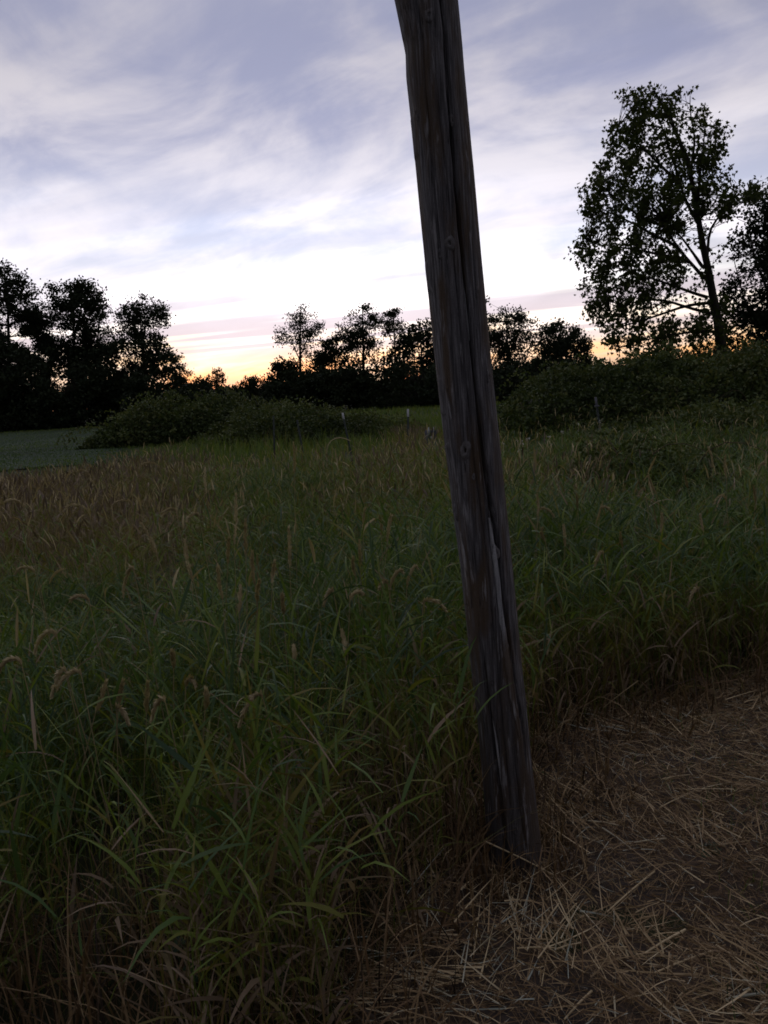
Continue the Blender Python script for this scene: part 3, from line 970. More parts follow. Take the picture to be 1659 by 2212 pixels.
tree('understory_shrub', 'dark shrub mass along the meadow under the central wood', [(560, 890), (586, 832), (620, 806), (680, 800), (740, 798), (790, 795), (810, 895)], [(690, 890), (690, 850)], 112, 520, 26, 0.5, 0.5, cat='shrub', seed=28, r0=0.15, low=True)
tree('understory_shrub', 'dark shrub mass behind the foot of the pole-side meadow', [(780, 890), (800, 815), (850, 790), (960, 790), (1080, 785), (1180, 780), (1262, 785), (1285, 860), (1000, 900)], [(1010, 885), (1010, 840)], 110, 640, 26, 0.5, 0.55, cat='shrub', seed=29, r0=0.15, low=True)

# the maple and its neighbour
mp = lambda pts: [((2172 + x / 1.8433) * 0.54004, (300 + y / 1.8433) * 0.54004) for x, y in pts]
maple_poly = mp([(300, 1680), (390, 1840), (430, 1920), (520, 2000), (620, 2090), (900, 2080), (1250, 2080), (1380, 1900), (1330, 1500), (1380, 1300), (1250, 1130), (1480, 960), (1600, 890), (1690, 840), (1690, 760), (1560, 800), (1480, 830), (1400, 760), (1330, 600), (1380, 430),
                 (1240, 300), (1130, 200), (1060, 130), (900, 120), (830, 60), (740, 110), (610, 90), (570, 180), (620, 260), (560, 330), (470, 340), (520, 470), (440, 600), (320, 610), (380, 720), (280, 830), (290, 960), (320, 1060), (280, 1180), (250, 1310), (310, 1430), (290, 1530)])
maple_limbs = [mp(p) for p in (
    [(1195, 1500), (1080, 1380), (980, 1260), (900, 1120), (830, 1000), (720, 850), (640, 700)],
    [(1140, 1080), (1060, 980), (1010, 800), (960, 620), (900, 430), (820, 250), (760, 130)],
    [(1180, 1420), (1090, 1290), (1000, 1170), (920, 1080)],
    [(1215, 1640), (1080, 1600), (930, 1540), (800, 1500), (640, 1450), (450, 1380)],
    [(1260, 1760), (1060, 1720), (940, 1660), (760, 1650), (560, 1700), (430, 1790)],
    [(1230, 1680), (1080, 1690), (800, 1790), (560, 1860), (420, 1900)],
    [(1200, 1460), (1222, 1280), (1205, 1150), (1290, 1040), (1400, 960), (1500, 865), (1660, 800)],
    [(1140, 1020), (1150, 800), (1180, 550), (1200, 320)],
    [(1100, 850), (1090, 650), (1130, 480), (1080, 280), (1085, 150)],
    [(980, 1260), (820, 1180), (640, 1080), (460, 1000), (330, 940)],
    [(900, 1120), (740, 1060), (600, 960), (480, 860), (380, 780)],
    [(1080, 1380), (900, 1330), (700, 1290), (500, 1260), (320, 1240)],
    [(1010, 800), (900, 700), (760, 560), (640, 440), (560, 370)],
    [(1080, 650), (1000, 470), (940, 300), (930, 150)],
    [(1330, 1900), (1150, 1880), (950, 1920), (700, 1960), (560, 2010)])]


def maple_weight(x, y):
    cx = (x / 0.54004 - 2172) * 1.8433
    cy = (y / 0.54004 - 300) * 1.8433
    w = np.full_like(x, 0.85)
    w = np.where((cx > 900) & (cy < 600), 0.45, w)                    # thin, twiggy top right
    w = np.where((cx > 1020) & (cy > 1050) & (cy < 1650), 0.10, w)     # open beside the trunk
    w = np.where((cx > 850) & (cx < 1200) & (cy > 1580) & (cy < 1800), 0.12, w)
    w = np.where((cy > 1900) & (cx > 1000), 0.7, w)
    w = w * np.where(fnoise(cx, cy, 0.017, 5) > -0.10, 1.0, 0.12)       # sky shows between the leafy sprays
    return w


tree('maple_tree', 'lone large maple with open leaning crown behind the right bramble', maple_poly, mp([(1380, 2150), (1290, 1760), (1215, 1500), (1190, 1250), (1140, 1050), (1110, 850), (1080, 650), (1010, 440), (900, 240), (820, 120)]),
     36, 1350, 12, 0.158, 0.19, limbs=maple_limbs, mat=M_MAPLE, shape='maple', depth=0.8, r0=0.215, seed=40, twig=0.03, weight=maple_weight, droop=1.0)
tree('willow_tree', 'fine-leaved dark tree at the right edge beside the maple', [(1562, 700), (1570, 600), (1580, 520), (1590, 470), (1606, 440), (1625, 420), (1650, 428), (1680, 405), (1740, 430), (1790, 560), (1800, 800), (1585, 800), (1570, 760)],
     [(1690, 800), (1680, 620), (1660, 440)], 39, 640, 24, 0.20, 0.27, limbs=[[(1688, 700), (1630, 560), (1612, 460)], [(1685, 680), (1740, 540), (1750, 450)], [(1688, 740), (1610, 660), (1585, 560)]], depth=0.8, r0=0.24, seed=42, twig=0.03)


# far wood: one mass along the horizon
def far_wood():
    r = np.random.default_rng(77)
    n = 26000
    x = r.uniform(-330, 330, n)
    y = 270 + r.uniform(0, 30, n)
    top = 9.8 + 2.6 * fnoise(x, x * 0, 0.045, 3) + 1.8 * fnoise(x, x * 0, 0.17, 5)
    z = -FALL + top * r.uniform(0, 1, n) ** 0.75
    V, T, A = leaf_cloud(r, np.stack([x, y, z], -1), 2.0, 'oval', 0)
    n2 = 700
    x2 = r.uniform(-330, 330, n2)
    bag = Bag()
    bag.add(V, T, None, A)
    for xx in x2[:160]:        # pointed tops of conifers in it
        t = 9.5 + 2.6 * float(fnoise(xx, 0.0, 0.045, 3)) + r.uniform(0, 2.5)
        tube(bag, [(xx, 285, -FALL), (xx, 285, t * 0.6), (xx, 285, t)], 1.1, 0.04, 6, 0.2, 0.1, r)
    o = new_obj('far_wood', bag.mesh('far_wood', M_FARWOOD))
    tag(o, 'long low dark wood along the horizon behind all the trees', 'wood', kind='stuff')


far_wood()


# ------------------------------------------------------------------ bramble thickets
def thicket(label, sil, D, depth, n_leaf, leaf, seed, n_cane, tangle=True):
    r = np.random.default_rng(seed)
    sil = np.asarray(sil, float)
    crest = P(sil[:, 0], sil[:, 1], np.full(len(sil), float(D)))
    x0, x1 = crest[0, 0], crest[-1, 0]
    base = np.array([(x0 + x1) / 2, D - depth * 0.4, float(gz((x0 + x1) / 2, D))])
    root = empty('bramble_thicket', base, label, 'bramble')

    def top(x, y):
        h = np.interp(x, crest[:, 0], crest[:, 2]) + FALL
        t = (y - D) / (depth * 0.5)
        p = np.clip(1 - np.abs(t) ** 2.2, 0, 1) ** 0.55
        b = 1 + 0.17 * fnoise(x, y, 0.9, 2) + 0.13 * fnoise(x, y, 2.6, 5) + 0.05 * fnoise(x, y, 6.0, 7)
        return h * p * b

    x = r.uniform(x0, x1, n_leaf)
    y = D + depth * 0.5 * r.uniform(-1, 1, n_leaf) ** 1
    y = np.where(r.uniform(0, 1, n_leaf) < 0.65, D - depth * 0.5 * r.uniform(0.0, 1.0, n_leaf) ** 0.7, y)
    h = top(x, y)
    z = h * np.where(r.uniform(0, 1, n_leaf) < 0.75, 1 - np.abs(r.normal(0, 0.07, n_leaf)), r.uniform(0, 1, n_leaf))
    z = z + np.where(r.uniform(0, 1, n_leaf) < 0.05, r.exponential(0.14, n_leaf), 0)
    C = np.stack([x, y, z + gz(x, y)], -1)
    V, T, A = leaf_cloud(r, C, leaf, 'oval', 0.3)
    A = np.clip(A * 0.6 + 0.25 + 0.28 * np.repeat(fnoise(x, y, 0.7, 9), 4), 0, 1)
    fo = new_obj('foliage', mesh_np('foliage', V - base, T, None, M_BRAMBLE, A), root)
    fo['kind'] = 'stuff'
    ns = n_leaf // 90
    sx = r.uniform(x0, x1, ns)
    sy = D - depth * 0.5 * r.uniform(-0.4, 1, ns)
    sh = top(sx, sy)
    sa = r.uniform(0, 6.28, ns)
    sl = r.uniform(0.3, 1.2, ns) * leaf / 0.12
    tt_ = np.linspace(0, 1, 22)[None]
    SC = np.stack([sx[:, None] + np.cos(sa)[:, None] * sl[:, None] * tt_, sy[:, None] + np.sin(sa)[:, None] * sl[:, None] * tt_,
                   gz(sx, sy)[:, None] + sh[:, None] * 0.95 + sl[:, None] * (1.5 * tt_ - 1.35 * tt_ ** 2)], -1).reshape(-1, 3)
    SC = SC + r.normal(0, 0.035 * leaf / 0.12, SC.shape)
    V2, T2, A2 = leaf_cloud(r, SC, leaf * 0.9, 'oval', 0.3)
    so = new_obj('shoot_leaves', mesh_np('shoot_leaves', V2 - base, T2, None, M_BRAMBLE, np.clip(A2 * 0.5 + 0.5, 0, 1)), root)
    so['kind'] = 'stuff'
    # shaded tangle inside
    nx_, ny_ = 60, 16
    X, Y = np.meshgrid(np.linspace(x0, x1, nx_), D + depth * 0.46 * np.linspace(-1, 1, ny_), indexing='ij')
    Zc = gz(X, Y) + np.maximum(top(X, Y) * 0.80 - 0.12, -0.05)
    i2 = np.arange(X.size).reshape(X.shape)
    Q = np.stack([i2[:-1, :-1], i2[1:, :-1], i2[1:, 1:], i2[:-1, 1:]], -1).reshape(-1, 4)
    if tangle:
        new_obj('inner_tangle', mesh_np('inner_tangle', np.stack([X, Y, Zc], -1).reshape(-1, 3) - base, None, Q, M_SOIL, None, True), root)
    for _ in range(n_cane):
        xx = r.uniform(x0, x1)
        yy = D - depth * r.uniform(0.1, 0.5)
        hh = float(top(np.array(xx), np.array(yy)))
        a = r.uniform(0, 6.28)
        L = r.uniform(0.5, 1.3)
        pts = [(xx, yy, 0.4 * hh - FALL), (xx + 0.3 * L * math.cos(a), yy + 0.3 * L * math.sin(a), hh + 0.30 * L - FALL),
               (xx + 0.7 * L * math.cos(a), yy + 0.7 * L * math.sin(a), hh + 0.34 * L - FALL), (xx + 1.1 * L * math.cos(a), yy + 1.1 * L * math.sin(a), hh + 0.05 * L - FALL)]
        bg = Bag()
        tube(bg, smooth_line(pts, 8), 0.011, 0.004, 4)
        new_obj('cane', bg.mesh('cane', M_CANE, True, base), root)


thicket('big dark bramble thicket filling the right side below the maple',
        [(1040, 940), (1075, 892), (1110, 862), (1160, 832), (1220, 806), (1280, 792), (1350, 790), (1420, 784), (1500, 776), (1580, 768), (1659, 752), (1760, 740), (1900, 735), (2000, 800)],
        27.0, 9.0, 42000, 0.13, 5, 40)
thicket('rounded bramble mound beside the mown field at left',
        [(225, 960), (250, 922), (285, 896), (330, 878), (390, 868), (450, 864), (510, 868), (570, 880), (620, 892), (670, 908), (710, 930)],
        47.0, 9.0, 26000, 0.185, 6, 14)
thicket('low bramble tangle between the left mound and the white-tipped posts',
        [(480, 960), (520, 915), (570, 890), (630, 884), (690, 888), (740, 898), (800, 906), (860, 916), (910, 940)],
        38.0, 9.0, 20000, 0.13, 7, 10)
thicket('low bramble tangle spilling forward at the right edge below the big thicket',
        [(1230, 985), (1300, 942), (1390, 918), (1480, 905), (1570, 900), (1660, 884), (1800, 880), (1950, 960)],
        19.0, 6.5, 20000, 0.10, 9, 12)
thicket('small bramble clump in the grass at right in front of the big thicket',
        [(1200, 1030), (1280, 1000), (1350, 982), (1420, 978), (1500, 985), (1580, 1030)],
        11.5, 3.2, 4500, 0.07, 8, 6, tangle=False)


# ------------------------------------------------------------------ grass
def grass_height(x, y):
    s = edge_dist(x, y)
    h = 0.80 + 0.16 * sstep(0.0, 1.6, s)
    right = sstep(0.2, 1.8, x - 0.12 * y)
    h = h * (1 - 0.13 * right * (1 - sstep(10, 16, y)))
    h = h * (1 + 0.23 * fnoise(x, y, 0.9, 1) + 0.15 * fnoise(x, y, 2.7, 4))
    h = h * (1 + 0.12 * np.exp(-((x + 0.45) / 0.55) ** 2 - ((y - 2.9) / 0.7) ** 2))      # the tall lush clump left of the pole
    left = sstep(-1.0, -6.0, x + 0.15 * y) * sstep(9, 20, y)
    h = h * (1 - 0.62 * left)
    h = h * (1 - 0.25 * sstep(16, 30, y))
    return np.clip(h, 0.18, 1.25)


def dryness(x, y):
    """how dry the growth is at a spot, 0 lush to 1 straw"""
    u, v = proj(np.stack([x, y, np.full_like(x, 0.3)], -1))
    left = sstep(640 + 60 * fnoise(x, y, 0.7, 2), 260, u) * sstep(975, 1020, v) * sstep(1340, 1140, v)      # the dry haze at the left
    mid = 0.6 * np.exp(-((u - 860) / 260) ** 2 - ((v - 1040) / 70) ** 2)
    rgt = 0.7 * np.exp(-((u - 1250) / 110) ** 2 - ((v - 1090) / 70) ** 2)
    red = 0.9 * np.exp(-((u - 900) / 70) ** 2 - ((v - 925) / 16) ** 2)
    return np.clip(0.9 * left + mid + rgt + red + 0.28 * fnoise(x, y, 0.8, 3) + 0.10 * fnoise(x, y, 2.3, 6), 0, 1)


def scatter(r, n, y0, y1, power=1.0, margin=1.0, k=0.56):
    """spots in the wedge of ground the viewer can see, with some to spare"""
    out = np.zeros((0, 2))
    while len(out) < n:
        y = y0 + (y1 - y0) * r.uniform(0, 1, n) ** power
        half = k * y + margin
        x = r.uniform(-1, 1, n) * half
        keep = r.uniform(0, 1, n) < half / (k * y1 + margin)
        out = np.concatenate([out, np.stack([x, y], -1)[keep]])
    return out[:n]


def clumpy(r, xy):
    """keep the spots that fall in clumps, with dark hollows between"""
    k = np.clip(0.62 + 0.75 * fnoise(xy[:, 0], xy[:, 1], 3.4, 5) + 0.35 * fnoise(xy[:, 0], xy[:, 1], 1.2, 8), 0.10, 1)
    return xy[r.uniform(0, 1, len(xy)) < k]


def culms(r, xy, hs, nleaf, seg, leafL, leafW, stemW, bag, dry_shift=0.0):
    x, y = xy[:, 0], xy[:, 1]
    n = len(x)
    base = np.stack([x, y, gz(x, y) - 0.01], -1)
    d = dryness(x, y)
    L = grass_height(x, y) * r.uniform(0.72, 1.12, n) * hs
    az = r.uniform(0, 6.28, n)
    lean = np.abs(r.normal(0.05, 0.09, n))
    cv = r.uniform(0.0, 0.35, n)
    tint0 = np.clip(0.24 + 0.60 * d + 0.15 * fnoise(x, y, 1.7, 7) + r.normal(0, 0.13, n) + dry_shift, 0, 1)
    V, T, Q, bi, sp = ribbons(r, base, az, L, np.full(n, stemW), lean, cv, 3, 'stem', 0.2)
    bag.add(V, T, Q, np.clip(tint0 + 0.15, 0, 1)[bi])
    for k in range(nleaf):
        f = (k + 0.6 + r.uniform(-0.3, 0.3, n)) / nleaf
        f = np.clip(f * 0.95, 0.03, 0.98)
        i = np.minimum((f * 3).astype(int), 2)
        w = (f * 3 - i)[:, None]
        b = sp[np.arange(n), i] * (1 - w) + sp[np.arange(n), i + 1] * w
        l = leafL * r.uniform(0.55, 1.3, n) * (0.75 + 0.35 * f)
        V, T, Q, bi, _ = ribbons(r, b, r.uniform(0, 6.28, n), l, leafW * r.uniform(0.6, 1.25, n), r.uniform(0.30, 0.95, n), r.uniform(-0.1, 1.5, n) ** 1.0, seg, 'leaf', 0.8)
        # the oldest, lowest leaves have died back to brown
        near_e = sstep(1.3, 0.3, edge_dist(x, y))
        old = sstep(0.55 + 0.25 * near_e, 0.2 + 0.2 * near_e, f) * (0.20 + 0.26 * near_e)
        tt = np.clip(tint0 + old + r.normal(0, 0.09, n) + np.where(r.uniform(0, 1, n) < 0.10, 0.45, 0), 0, 1)
        bag.add(V, T, Q, tt[bi])


def panicles(r, xy, zt, L, Wd, bag, a0=0.4, droop=1.2):
    """simple seed heads of the crowd: two crossed ragged blades on a thin stem"""
    n = len(xy)
    x, y = xy[:, 0], xy[:, 1]
    g = gz(x, y)
    az = r.uniform(0, 6.28, n)
    base = np.stack([x, y, g + 0.2], -1)
    lean = np.abs(r.normal(0.0, 0.10, n))
    cv = r.uniform(0, 0.4, n)
    V, T, Q, bi, sp = ribbons(r, base, az, np.maximum(zt - 0.2, 0.1), np.full(n, Wd * 0.16), lean, cv, 3, 'flat', 0.2)
    A = np.clip(a0 + r.normal(0, 0.15, n), 0, 1)
    bag.add(V, T, Q, (A * 0.7)[bi])
    ll = L * r.uniform(0.7, 1.2, n)
    lw = Wd * r.uniform(0.6, 1.3, n)
    c2 = r.uniform(0, 1, n) ** 2 * droop
    for tw in (0.0, 1.57):
        V, T, Q, bi, _ = ribbons(r, sp[:, -1], az + 0.0, ll, lw, lean + cv, c2, 4, 'head', 0.1 + tw)
        bag.add(V, T, Q, A[bi])


def grass_all():
    r = np.random.default_rng(21)
    # near, every culm with its leaves
    xy = clumpy(r, scatter(r, 20500, 1.0, 6.5, 0.9, 0.9))
    s = edge_dist(xy[:, 0], xy[:, 1])
    xy = xy[(s > 0.0) & (np.hypot(xy[:, 0], xy[:, 1]) > 1.15) & (np.hypot(xy[:, 0] - pole_axis(np.array(0.2)), xy[:, 1] - POLE_Y) > 0.16)]
    b = Bag()
    culms(r, xy[::2], 1.0, 7, 4, 0.21, 0.0125, 0.0035, b)
    culms(r, xy[1::2], 1.03, 7, 4, 0.18, 0.0085, 0.0030, b)
    q = xy[r.uniform(0, 1, len(xy)) < 0.45]
    n = len(q)
    V, T, Q, bi, _ = ribbons(r, np.stack([q[:, 0], q[:, 1], gz(q[:, 0], q[:, 1])], -1), r.uniform(0, 6.28, n), grass_height(q[:, 0], q[:, 1]) * r.uniform(0.8, 1.35, n), np.full(n, 0.003),
                             np.abs(r.normal(0.1, 0.12, n)), r.uniform(0, 1.5, n), 6, 'leaf', 0.4)
    b.add(V, T, Q, np.clip(r.normal(0.62, 0.16, n), 0, 1)[bi])
    o = new_obj('tall_grass', b.mesh('tall_grass', M_GRASS))
    tag(o, 'tall broad-bladed green grass growing up to the pole and the mown verge', 'grass', kind='stuff')
    # dead brown stems standing at the foot of the wall
    b = Bag()
    xy = scatter(r, 30000, 1.0, 6.0, 0.9, 0.9)
    s = edge_dist(xy[:, 0], xy[:, 1])
    ta, tr_ = r.uniform(0, 6.28, 420), r.uniform(0.10, 0.24, 420)
    tuft = np.stack([pole_axis(np.array(0.0)) + np.cos(ta) * tr_, POLE_Y + np.sin(ta) * tr_], -1)       # growth packed against the pole's foot
    xy = xy[(s > -0.30 + 0.25 * fnoise(xy[:, 0], xy[:, 1], 3.0, 5)) & (s < 0.8) & (np.hypot(xy[:, 0], xy[:, 1]) > 1.1)]
    xy = np.concatenate([xy, tuft])
    sd = edge_dist(xy[:, 0], xy[:, 1])
    n = len(xy)
    base = np.stack([xy[:, 0], xy[:, 1], gz(xy[:, 0], xy[:, 1])], -1)
    V, T, Q, bi, _ = ribbons(r, base, r.uniform(0, 6.28, n), r.uniform(0.12, 0.55, n) * (0.35 + 0.65 * sstep(-0.3, 0.15, sd)), r.uniform(0.003, 0.009, n), np.abs(r.normal(0.25, 0.35, n)), r.uniform(-0.3, 1.6, n), 4, 'leaf')
    b.add(V, T, Q, np.clip(r.normal(0.26, 0.17, n), 0, 1)[bi])
    tag(new_obj('dead_grass', b.mesh('dead_grass', M_STRAW)), 'dead brown stems and leaves at the foot of the tall grass', 'grass', kind='stuff')
    # middle distance
    b = Bag()
    xy = clumpy(r, scatter(r, 26000, 6.3, 17.0, 0.9, 1.0))
    xy = xy[(edge_dist(xy[:, 0], xy[:, 1]) > 0.05) & ~field_mask(xy[:, 0], xy[:, 1])]
    culms(r, xy, 1.0, 5, 3, 0.24, 0.016, 0.005, b)
    tag(new_obj('meadow_grass', b.mesh('meadow_grass', M_GRASS)), 'green and dry meadow grass in the middle distance', 'grass', kind='stuff')
    # far
    b = Bag()
    xy = clumpy(r, scatter(r, 76000, 16.5, 55.0, 0.8, 2.0))
    xy = xy[(edge_dist(xy[:, 0], xy[:, 1]) > 0.05) & ~field_mask(xy[:, 0], xy[:, 1])]
    xf = scatter(r, 30000, 55.0, 118.0, 0.9, 3.0)
    xf = xf[~field_mask(xf[:, 0], xf[:, 1])]
    for q, wd, hh in ((xy, 0.035, 1.0), (xf, 0.09, 0.75)):
        n = len(q)
        base = np.stack([q[:, 0], q[:, 1], gz(q[:, 0], q[:, 1]) - 0.02], -1)
        L = grass_height(q[:, 0], q[:, 1]) * r.uniform(0.6, 1.25, n) * hh * (1 + 0.25 * fnoise(q[:, 0], q[:, 1], 0.6, 8))
        V, T, Q, bi, _ = ribbons(r, base, r.uniform(0, 6.28, n), L, np.full(n, wd), np.abs(r.normal(0.1, 0.15, n)), r.uniform(0, 1.1, n), 2, 'leaf')
        tt = np.clip(0.38 + 0.50 * dryness(q[:, 0], q[:, 1]) + r.normal(0, 0.1, n) + 0.12 * fnoise(q[:, 0], q[:, 1], 0.4, 6), 0, 1)
        b.add(V, T, Q, tt[bi])
    # short sward of the mown field
    n = 26000
    y = 24 + 90 * r.uniform(0, 1, n) ** 1.6
    x = -y * r.uniform(0.30, 0.62, n)
    m = field_mask(x, y)
    x, y = x[m], y[m]
    n = len(x)
    tag(new_obj('far_grass', b.mesh('far_grass', M_GRASS)), 'rough grass of the far meadow before the trees', 'grass', kind='stuff')
    b = Bag()
    V, T, Q, bi, _ = ribbons(r, np.stack([x, y, gz(x, y) + 0.03], -1), r.uniform(0, 6.28, n), r.uniform(0.05, 0.16, n), np.full(n, 0.05), r.uniform(0, 0.6, n), r.uniform(0, 1, n), 2, 'leaf')
    b.add(V, T, Q, np.clip(0.22 + 0.15 * fnoise(x, y, 0.25, 2) + r.normal(0, 0.08, n), 0, 1)[bi])
    tag(new_obj('field_sward', b.mesh('field_sward', M_GRASS)), 'short mown sward of the pale field at left', 'grass', kind='stuff')
    # the crowd of seed heads
    b = Bag()
    xy = scatter(r, 5200, 2.2, 17.0, 0.8, 1.0)
    s = edge_dist(xy[:, 0], xy[:, 1])
    d = dryness(xy[:, 0], xy[:, 1])
    xy = xy[(s > 0.6) & (r.uniform(0, 1, len(s)) < (0.18 + 0.75 * d) * np.where(xy[:, 1] < 5, 0.8, 1)) & ~field_mask(xy[:, 0], xy[:, 1])]
    panicles(r, xy, grass_height(xy[:, 0], xy[:, 1]) * r.uniform(1.0, 1.22, len(xy)), 0.15, 0.013, b, 0.70)
    # fine dry haze of thin flowering stems at the left
    xy = scatter(r, 42000, 6.0, 30.0, 0.9, 1.0)
    d = dryness(xy[:, 0], xy[:, 1])
    xy = xy[(r.uniform(0, 1, len(d)) < np.clip(d - 0.25, 0, 1) * 1.2) & ~field_mask(xy[:, 0], xy[:, 1])]
    tag(new_obj('seed_head_crowd', b.mesh('seed_head_crowd', M_STALK)), 'crowd of tan grass seed heads over the meadow', 'grass', kind='stuff')
    b = Bag()
    panicles(r, xy, grass_height(xy[:, 0], xy[:, 1]) * r.uniform(0.8, 1.15, len(xy)), 0.17, 0.019, b, 0.40)
    tag(new_obj('dry_grass', b.mesh('dry_grass', M_HAZE)), 'mauve-brown dry flowering grass across the left of the meadow', 'grass', kind='stuff')


grass_all()


# ------------------------------------------------------------------ cut straw on the verge
def verge_straw():
    r = np.random.default_rng(31)
    b = Bag()
    n = 310000
    x = r.uniform(-1.6, 5.5, n)
    y = r.uniform(0.6, 5.6, n)
    s = edge_dist(x, y)
    m = (s < 0.12) & (np.abs(x) < 0.62 * y + 0.5)
    x, y, s = x[m], y[m], s[m]
    n = len(x)
    z = gz(x, y) + 0.012 + 0.012 * fnoise(x, y, 7.0, 3) + r.uniform(0, 0.03, n)
    pat = fnoise(x, y, 2.6, 4)
    m = r.uniform(0, 1, n) < np.clip(0.8 + 0.5 * pat, 0.25, 1)
    x, y, z, pat = x[m], y[m], z[m], pat[m]
    n = len(x)
    L = 0.02 + r.exponential(0.038, n).clip(0, 0.30)
    V, T, Q, bi, _ = ribbons(r, np.stack([x, y, z], -1), r.uniform(0, 6.28, n), L, r.uniform(0.0014, 0.0038, n), 1.57 + r.normal(-0.14, 0.24, n), r.normal(0.05, 0.22, n) * np.where(r.uniform(0, 1, n) < 0.4, 4.0, 1.0), 2, 'stem', 1.2)
    t = np.clip(0.44 + 0.12 * fnoise(x, y, 1.7, 6) + r.normal(0, 0.17, n), 0, 0.92)
    t = np.where(r.uniform(0, 1, n) < 0.05, 0.97, t)
    b.add(V, T, Q, t[bi])
    # mats of straw raked the same way
    nm = 60
    mx, my = r.uniform(-0.4, 5.0, nm), r.uniform(0.8, 5.2, nm)
    ma = r.uniform(0, 3.14, nm)
    pk = r.integers(0, nm, 9000)
    x = mx[pk] + r.normal(0, 0.14, 9000)
    y = my[pk] + r.normal(0, 0.14, 9000)
    m = (edge_dist(x, y) < 0.15) & (np.abs(x) < 0.62 * y + 0.5)
    x, y, pk = x[m], y[m], pk[m]
    n = len(x)
    V, T, Q, bi, _ = ribbons(r, np.stack([x, y, gz(x, y) + 0.02 + r.uniform(0, 0.03, n)], -1), ma[pk] + r.normal(0, 0.45, n), r.uniform(0.06, 0.24, n), r.uniform(0.002, 0.0055, n), 1.57 + r.normal(-0.06, 0.14, n), r.normal(0.05, 0.25, n), 3, 'stem', 1.2)
    b.add(V, T, Q, np.clip(0.56 + r.normal(0, 0.16, n) + np.where((pk % 5) == 0, 0.25, 0), 0, 1)[bi])
    # stubble
    n = 45000
    x = r.uniform(-1.6, 5.5, n)
    y = r.uniform(0.6, 5.6, n)
    m = (edge_dist(x, y) < 0.1) & (np.abs(x) < 0.62 * y + 0.5) & (r.uniform(0, 1, n) < np.clip(0.5 + 0.6 * fnoise(x, y, 2.0, 9), 0.1, 1))
    x, y = x[m], y[m]
    n = len(x)
    V, T, Q, bi, _ = ribbons(r, np.stack([x, y, gz(x, y)], -1), r.uniform(0, 6.28, n), r.uniform(0.02, 0.07, n), r.uniform(0.0015, 0.004, n), np.abs(r.normal(0.3, 0.3, n)), r.uniform(0, 0.9, n), 2, 'leaf')
    b.add(V, T, Q, np.clip(r.normal(0.36, 0.12, n), 0, 1)[bi])
    g = Bag()
    n = 14000
    x = r.uniform(-0.4, 5.0, n)
    y = r.uniform(0.7, 5.4, n)
    m = (edge_dist(x, y) < 0.1) & (fnoise(x, y, 2.2, 2) > 0.55)
    x, y = x[m], y[m]
    n = len(x)
    V, T, Q, bi, _ = ribbons(r, np.stack([x, y, gz(x, y)], -1), r.uniform(0, 6.28, n), r.uniform(0.03, 0.10, n), r.uniform(0.002, 0.005, n), np.abs(r.normal(0.4, 0.3, n)), r.uniform(0, 1.2, n), 3, 'leaf')
    g.add(V, T, Q, np.clip(r.normal(0.3, 0.15, n), 0, 1)[bi])
    tag(new_obj('green_regrowth', g.mesh('green_regrowth', M_GRASS)), 'short green regrowth coming through the straw of the verge', 'grass', kind='stuff')
    tag(new_obj('straw_litter', b.mesh('straw_litter', M_STRAW)), 'dry cut straw and stubble covering the mown verge', 'straw', kind='stuff')


verge_straw()


def straw(pa, pb, width, tint, za=0.035, zb=0.035, label=None, bend=0.004):
    a = GP(float(pa[0]), float(pa[1]), za)
    c = GP(float(pb[0]), float(pb[1]), zb)
    a[2] = max(a[2], float(gz(a[0], a[1])) + 0.03)
    c[2] = max(c[2], float(gz(c[0], c[1])) + 0.03)
    m = (a + c) / 2 + np.array([0, 0, bend])
    bag = Bag()
    tube(bag, smooth_line([a, m, c], 7), width / 2, width / 3, 5, tint)
    base = (a + c) / 2
    base[2] = float(gz(base[0], base[1]))
    o = new_obj('straw', bag.mesh('straw', M_STRAW, True, base))
    o.location = tuple(base)
    mx_, my_ = (pa[0] + pb[0]) / 2, (pa[1] + pb[1]) / 2
    look = 'thin tan' if width < 0.0055 else 'stout pale'
    tag(o, label or look + ' cut straw on the verge ' + straw_place(mx_, my_), 'straw', 'long cut straws on the verge')


def place(xd, yd):
    h = ('by the left edge', 'left of centre', 'near the pole')[0 if xd < 300 else 1 if xd < 640 else 2] if xd < 1060 else ('just right of the pole', 'midway to the right edge', 'by the right edge')[0 if xd < 1270 else 1 if xd < 1480 else 2]
    v = 'farther back' if yd < 1150 else 'half way back' if yd < 1400 else 'close to the viewer'
    return h + ', ' + v


def straw_place(xd, yd):
    h = 'left of the pole foot' if xd < 1050 else 'right of the pole foot' if xd < 1350 else 'towards the right edge'
    v = 'beyond it' if yd < 1830 else 'in front of it' if yd < 1990 else 'near the bottom edge'
    return h + ', ' + v


